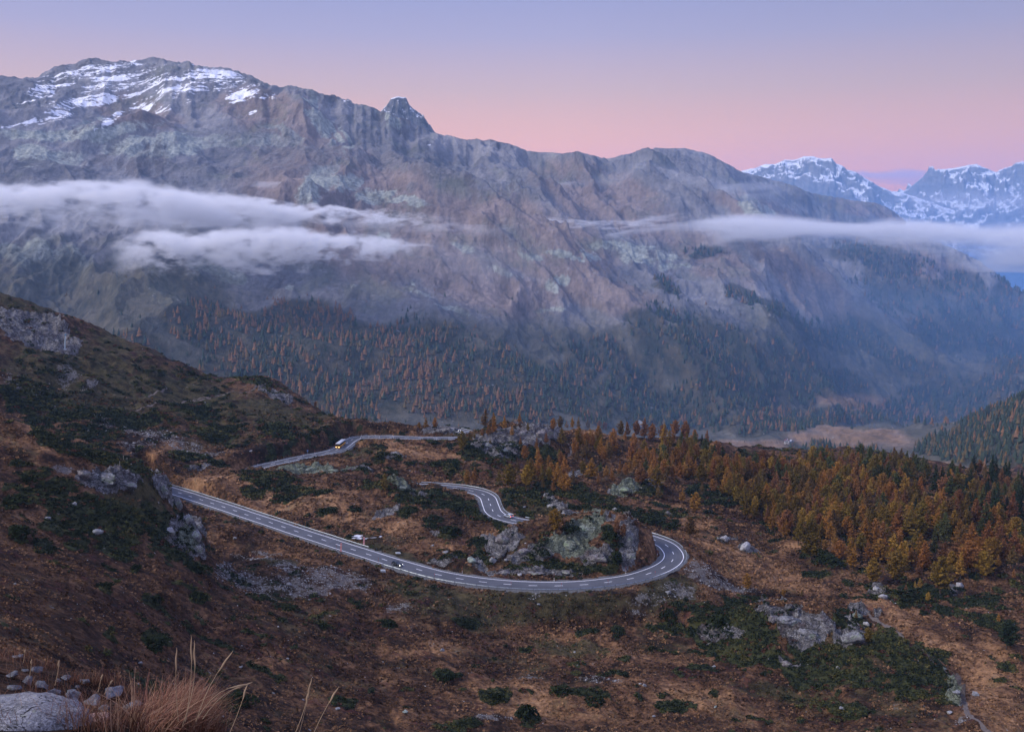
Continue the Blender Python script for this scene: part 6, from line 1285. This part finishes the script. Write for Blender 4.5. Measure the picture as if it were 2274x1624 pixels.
def blades(n, seed, base, length, width, bend, spread, col, segs=4):
    rg = np.random.default_rng(seed); L = length * rg.uniform(.55, 1.2, n); az = rg.uniform(0, 6.28, n) if spread is None else spread[0] + rg.normal(0, spread[1], n)
    b_ = bend * rg.uniform(.3, 1.4, n); wz = rg.uniform(0, 6.28, n); t = np.linspace(0, 1, segs + 1)
    out = np.empty((n, segs + 1, 2, 3))
    for k, tt_ in enumerate(t):
        c = np.stack([np.cos(az) * b_ * L * tt_ ** 1.8, np.sin(az) * b_ * L * tt_ ** 1.8, L * tt_ * (1 - .35 * b_ * tt_)], -1) + base
        w2 = (width * (1 - .85 * tt_)) / 2; d = np.stack([np.cos(wz), np.sin(wz), np.zeros(n)], -1) * w2
        out[:, k, 0] = c - d; out[:, k, 1] = c + d
    V = out.reshape(-1, 3); q = np.array([(2*k, 2*k+1, 2*k+3, 2*k+2) for k in range(segs)]); F = (q[None] + (np.arange(n) * (segs + 1) * 2)[:, None, None]).reshape(-1, 4)
    c = np.ones((n, (segs + 1) * 2, 4), np.float32); base_c = np.array(col)[rg.integers(0, len(col), n)]; c[:, :, :3] = base_c[:, None, :] * rg.uniform(.7, 1.3, (n, 1, 1)) * (np.repeat(t, 2) * .5 + .75)[None, :, None]
    return V, F, c.reshape(-1, 4)
GC = [(.17, .075, .048), (.22, .11, .065), (.12, .055, .038), (.26, .16, .10)]
parts_ = []
def grass_patch(n, seed, zone_, length, width, bend, spread=None, cols=GC):
    rg = np.random.default_rng(seed); P = []
    while len(P) < n:
        cx_, cy_, rx_, ry_ = zone_[rg.integers(len(zone_))]; a, q = rg.uniform(0, 6.28), math.sqrt(rg.uniform()); h = first_hit(cx_ + rx_ * q * math.cos(a), cy_ + ry_ * q * math.sin(a))
        if h is not None and h.length < 60: P.append(h)
    parts_.append(blades(n, seed, np.array([(p.x, p.y, p.z - .02) for p in P]), length, width, bend, spread, cols))
random.seed(3)
grass_patch(1500, 51, [(390,1612,60,30),(440,1625,60,24),(350,1630,60,20)], .40, .008, .75, (R(20), 1.2))
grass_patch(900, 52, [(420,1620,40,16)], .46, .006, .55, (R(10), 1.0))
grass_patch(420, 53, [(60,1500,90,40),(150,1540,110,40),(40,1580,80,40)], .20, .005, .4)
grass_patch(700, 54, [(250,1615,100,24),(330,1600,60,24),(200,1612,100,12)], .26, .004, .5)
grass_patch(700, 55, [(30,1460,60,10),(120,1480,70,8),(220,1515,70,8),(300,1540,50,8)], .22, .007, .35)
grass_patch(500, 56, [(520,1640,60,14),(470,1640,60,14)], .40, .005, .6)
off = 0; Vs, Fs, Cs = [], [], []
for V, F, c in parts_: Vs.append(V); Fs.append(F + off); Cs.append(c); off += len(V)
me = np_mesh('grass', np.vstack(Vs), np.vstack(Fs)); a_ = me.attributes.new('tint', 'FLOAT_COLOR', 'POINT'); a_.data.foreach_set('color', np.vstack(Cs).astype(np.float32).ravel()); me.materials.append(M_TINT); o = bpy.data.objects.new('grass', me); COL.objects.link(o); tag(o, kind='stuff')
M_STRAW = plain('straw', (.34, .24, .145), .9, .15, 0, .15, .2)
def stalk(v0, v1, D, label, thick=.0022, curve=.05):
    th0, s0 = ray(*v0); th1, s1 = ray(*v1); a = Vector((D*math.sin(th0), D*math.cos(th0), D*s0)); b = Vector((D*math.sin(th1), D*math.cos(th1), D*s1)); r = empty('grass_stalk', a); tag(r, label, 'grass stalk', 'tall seeding grass stalks'); d = b - a
    sd = Vector((d.z, 0, -d.x)) * curve; path = [d * t + sd * math.sin(math.pi * t) for t in np.linspace(0, 1, 7)]
    MB().tube(path[:6], [thick * (1.2 - .5 * k / 5) for k in range(6)], 5).obj('stem', M_STRAW, r); e0, e1 = path[4], path[6]
    MB().tube([e0.lerp(e1, t) + Vector((.002 * math.sin(9 * t), 0, 0)) for t in np.linspace(0, 1, 8)], [thick * q for q in (.9, 1.9, 2.6, 2.9, 2.6, 2.2, 1.5, .4)], 6).obj('seed_head', M_STRAW, r)
for v0, v1, D, lab, c in [((412,1600),(424,1408),6.2,'tallest upright grass stalk above the tuft',.03),((396,1600),(392,1436),6.3,'upright grass stalk left of the tallest one',-.02),((405,1610),(431,1420),6.0,'grass stalk crossing close behind the tallest one',.06),((435,1600),(517,1443),6.1,'long grass stalk leaning right from the tuft',-.05),((440,1590),(555,1516),6.0,'low grass stalk bent far to the right',-.16),((450,1595),(560,1513),6.2,'second bent grass stalk just under another one',-.12),((510,1626),(549,1516),5.8,'slanting grass stalk right of the tuft',.02),
 ((650,1640),(692,1503),5.6,'separate grass stalk to the right of the tuft',.03),((660,1640),(685,1530),5.6,'shorter grass stalk beside the separate one',.02),((690,1640),(752,1522),5.7,'outermost grass stalk leaning right',-.02),((122,1520),(131,1463),9,'pale grass stalk above the foreground rubble',.03),((66,1500),(70,1462),11,'grass stalk at the upper left rubble',.02),((52,1470),(56,1440),14,'short grass stalk on the grassy edge',.02),((218,1535),(228,1495),10,'thin grass stalk above the long flat stone',-.02),((232,1540),(250,1508),10,'thin slanting grass stalk right above the long stone',-.03)]:
    stalk(v0, v1, D, lab, .0022 * D / 6.2, c)
# ------------------------------------------------------------------ banks of cloud lying against the mountain
def cloud(name, x0, x1, y0, y1, D, depth, top, bot, dens, seed, lam=(260, 60, 60), wisp=.5, soft=.35, col=(1.0, 1.0, 1.0), step=.5, jit=.30):
    xs = [x0, x1]; pad = 0
    th0, s_t = ray(x0, y0); th1, _ = ray(x1, y0); _, s_b = ray((x0 + x1) / 2, y1)
    thm = (th0 + th1) / 2; w = 2 * D * math.tan((th1 - th0) / 2); zt, zb = D * s_t, D * s_b; h = zt - zb
    o = MB().box((0, 0, 0), (w, depth, h)).obj(name, None); o.data.materials.clear()
    o.location = (D * math.sin(thm), D * math.cos(thm), (zt + zb) / 2); o.rotation_euler = (0, 0, -thm)
    m = bpy.data.materials.new(name); m.use_nodes = True; t = m.node_tree; t.nodes.clear(); o.data.materials.append(m);
    if hasattr(m, 'cycles') and hasattr(m.cycles, 'volume_step_rate'): m.cycles.volume_step_rate = step
    nd = t.nodes.new; ln = t.links.new
    class Q(NB):
        def __init__(s): s.m, s.t, s.N, s.L, s._co = m, t, t.nodes, t.links, None
    q = Q(); tcn = nd('ShaderNodeTexCoord'); gs = nd('ShaderNodeSeparateXYZ'); ln(tcn.outputs['Generated'], gs.inputs[0]); u, wv, v = gs.outputs
    vec = nd('ShaderNodeVectorMath'); vec.operation = 'ADD'; ln(tcn.outputs['Object'], vec.inputs[0]); vec.inputs[1].default_value = (seed * 371.0, seed * 113.0, seed * 57.0)
    sv = q.scaled((1 / lam[0], 1 / lam[1], 1 / lam[2]), vec.outputs[0])
    n1 = q.noise(1.0, 4, .58, sv, .6); n2 = q.noise(.34, 4, .6, sv)
    def curve(ptsv):
        c = nd('ShaderNodeFloatCurve'); cu = c.mapping.curves[0]
        P = [((px - x0) / (x1 - x0), 1 - (py - y0) / (y1 - y0)) for px, py in ptsv]
        cu.points[0].location = P[0]; cu.points[1].location = P[-1]
        for p in P[1:-1]: cu.points.new(*p)
        c.mapping.update(); ln(u, c.inputs['Value']); return c.outputs[0]
    tp, bt = curve(top), curve(bot)
    vj = q.math('ADD', v, q.math('ADD', q.math('MULTIPLY', q.math('SUBTRACT', n1, .5), jit * 1.1), q.math('MULTIPLY', q.math('SUBTRACT', n2, .5), jit * 1.8)))
    a = q.math('DIVIDE', q.math('SUBTRACT', vj, bt), q.math('MAXIMUM', q.math('SUBTRACT', tp, bt), .01))
    e = q.math('MULTIPLY', q.step(a, -.55, .80), q.step(a, 1.10, .66))
    er = q.math('ADD', q.math('MULTIPLY', q.math('SUBTRACT', n1, .5), 4.2 * wisp), q.math('MULTIPLY', q.math('SUBTRACT', n2, .5), 3.2 * wisp))
    e = q.math('MULTIPLY', q.step(q.math('ADD', q.math('SUBTRACT', e, .12 * wisp), er), .0, 1.0), e)
    ww = q.math('SUBTRACT', 1.0, q.math('POWER', q.math('ABSOLUTE', q.math('MULTIPLY_ADD', wv, 2.0, -1.0)), 3.0))
    eu = q.math('MULTIPLY', q.step(u, 0.0 if x0 > -50 else -.5, .22 if x0 > -50 else -.4), q.step(u, 1.0 if x1 < 2320 else 1.5, .62 if x1 < 2320 else 1.4))
    d = q.math('MULTIPLY', q.math('MULTIPLY', e, eu), q.math('MULTIPLY', q.math('MAXIMUM', ww, 0.0), dens))
    pv = nd('ShaderNodeVolumePrincipled'); pv.inputs['Color'].default_value = (*col, 1); ln(d, pv.inputs['Density']); pv.inputs['Anisotropy'].default_value = .1
    oo = nd('ShaderNodeOutputMaterial'); ln(pv.outputs[0], oo.inputs['Volume']); tag(o, kind='stuff'); return o
cloud('cloud_bank', -160, 1060, 362, 540, 2240, 160, [(-160,392),(0,398),(90,392),(170,384),(250,379),(310,392),(370,405),(480,418),(560,432),(680,446),(760,458),(830,466),(900,473),(1060,488)], [(-160,470),(0,478),(120,470),(240,500),(330,490),(430,505),(520,490),(600,500),(700,482),(800,490),(900,490),(1060,500)], .042, 1, (150, 260, 60), .75, jit=.34)
cloud('cloud_bank', 215, 1000, 480, 610, 2060, 130, [(215,545),(290,512),(340,500),(400,512),(450,505),(520,496),(590,494),(660,500),(720,512),(800,520),(1000,540)], [(215,580),(340,585),(440,575),(560,592),(680,578),(790,566),(1000,556)], .048, 2, (90, 220, 48), .85, jit=.36)
cloud('cloud_bank', 1460, 2480, 440, 600, 2640, 150, [(1460,520),(1530,492),(1590,476),(1680,470),(1760,474),(1850,484),(1930,490),(2000,483),(2060,481),(2130,486),(2220,492),(2300,490),(2480,490)], [(1460,530),(1560,536),(1660,546),(1760,545),(1860,546),(1960,545),(2060,548),(2150,565),(2240,590),(2360,596),(2480,596)], .026, 3, (420, 400, 90), .42, jit=.16)
cloud('cloud_bank', 1050, 1560, 455, 560, 2500, 100, [(1050,486),(1120,484),(1190,482),(1280,486),(1370,488),(1440,478),(1510,470),(1560,474)], [(1050,500),(1120,504),(1200,506),(1300,506),(1370,512),(1430,505),(1510,488),(1560,484)], .016, 4, (160, 260, 32), 1.0)
cloud('cloud_bank', 1320, 1560, 470, 540, 2480, 80, [(1320,528),(1380,512),(1440,500),(1500,492),(1560,496)], [(1320,534),(1380,530),(1440,520),(1500,510),(1560,512)], .012, 5, (200, 70, 50), .5)
# thin veils of mist on the slopes
cloud('mist_veil', 1250, 1780, 315, 520, 3050, 180, [(1250,400),(1340,370),(1440,350),(1540,360),(1640,395),(1720,410),(1780,425)], [(1250,470),(1400,500),(1560,500),(1700,480),(1780,460)], .0022, 6, (300, 300, 160), .7)
cloud('mist_veil', 1560, 1780, 380, 450, 3300, 120, [(1560,420),(1620,405),(1680,400),(1740,410),(1780,425)], [(1560,432),(1640,438),(1700,440),(1780,436)], .005, 7, (240, 90, 50), .7)
cloud('mist_veil', 1120, 1330, 385, 440, 2800, 100, [(1120,420),(1200,408),(1280,400),(1330,400)], [(1120,428),(1200,422),(1280,412),(1330,408)], .006, 8, (240, 90, 40), .7)
cloud('mist_veil', 540, 720, 388, 430, 2500, 80, [(540,406),(620,400),(680,402),(720,408)], [(540,412),(620,416),(680,414),(720,412)], .008, 9, (240, 90, 40), .7)
cloud('mist_veil', 700, 1260, 470, 690, 2050, 150, [(700,520),(850,500),(1000,520),(1150,530),(1260,560)], [(700,600),(850,640),(1000,660),(1150,650),(1260,620)], .0014, 10, (300, 300, 120), .7)
cloud('mist_veil', 1640, 2520, 540, 900, 2560, 300, [(1640,640),(1900,590),(2100,590),(2520,600)], [(1640,800),(1900,860),(2150,860),(2520,880)], .0006, 13, (600, 400, 260), .4, col=(.38, .66, 1.0))
cloud('mist_veil', -160, 620, 430, 560, 2150, 120, [(-160,450),(100,455),(300,470),(480,480),(620,490)], [(-160,510),(100,520),(300,530),(480,530),(620,520)], .0045, 14, (110, 260, 90), .9)
cloud('mist_veil', 620, 1200, 455, 560, 2180, 120, [(620,480),(800,478),(1000,492),(1200,500)], [(620,520),(800,530),(1000,520),(1200,515)], .0045, 15, (140, 260, 50), .9)
cloud('mist_veil', 1960, 2480, 395, 500, 6200, 400, [(1960,440),(2060,425),(2150,420),(2260,425),(2480,425)], [(1960,470),(2100,480),(2240,478),(2480,480)], .0014, 11, (1400, 300, 160), .5)
cloud('dusk_cloud', 1860, 2130, 360, 430, 15500, 900, [(1860,385),(1900,378),(1960,380),(2010,374),(2060,378),(2130,392)], [(1860,396),(1920,404),(1980,414),(2050,412),(2130,400)], 0.0042, 12, (1500, 500, 260), .6, col=(.70, .62, .72))
# blue air lying in the valley, thinning upwards
mb = MB().box((0, 3500, 20), (9400, 5200, 1240)); vmo = mb.obj('valley_mist', None); vmo.data.materials.clear(); m = bpy.data.materials.new('valley_mist'); m.use_nodes = True; t = m.node_tree; t.nodes.clear(); vmo.data.materials.append(m); m.cycles.volume_step_rate = .8
class Q2(NB):
    def __init__(s): s.m, s.t, s.N, s.L, s._co = m, t, t.nodes, t.links, None
q = Q2(); xs_ = q.sepz(); d_ = q.math('MULTIPLY', q.math('MULTIPLY', q.step(xs_[2], 520, -420), q.step(xs_[1], 950, 1900)), q.math('MULTIPLY_ADD', q.step(xs_[0], -400, 1300), 1.6e-4, 0.9e-4))
pv = t.nodes.new('ShaderNodeVolumePrincipled'); pv.inputs['Color'].default_value = (.24, .52, 1.0, 1); t.links.new(d_, pv.inputs['Density']); oo = t.nodes.new('ShaderNodeOutputMaterial'); t.links.new(pv.outputs[0], oo.inputs['Volume']); tag(vmo, kind='stuff')
# the one bright planet low in the dusk
th_, s_ = ray(1446, 202); Dp = 30000
import bmesh
bm = bmesh.new(); bmesh.ops.create_icosphere(bm, subdivisions=2, radius=6); me = bpy.data.meshes.new('planet'); bm.to_mesh(me); bm.free(); me.materials.append(lamp('planet_light', (1, .95, .9), 3)); o = bpy.data.objects.new('planet', me); COL.objects.link(o); o.location = (Dp * math.sin(th_), Dp * math.cos(th_), Dp * s_); tag(o, 'single tiny white planet shining low in the pink dusk sky', 'planet')
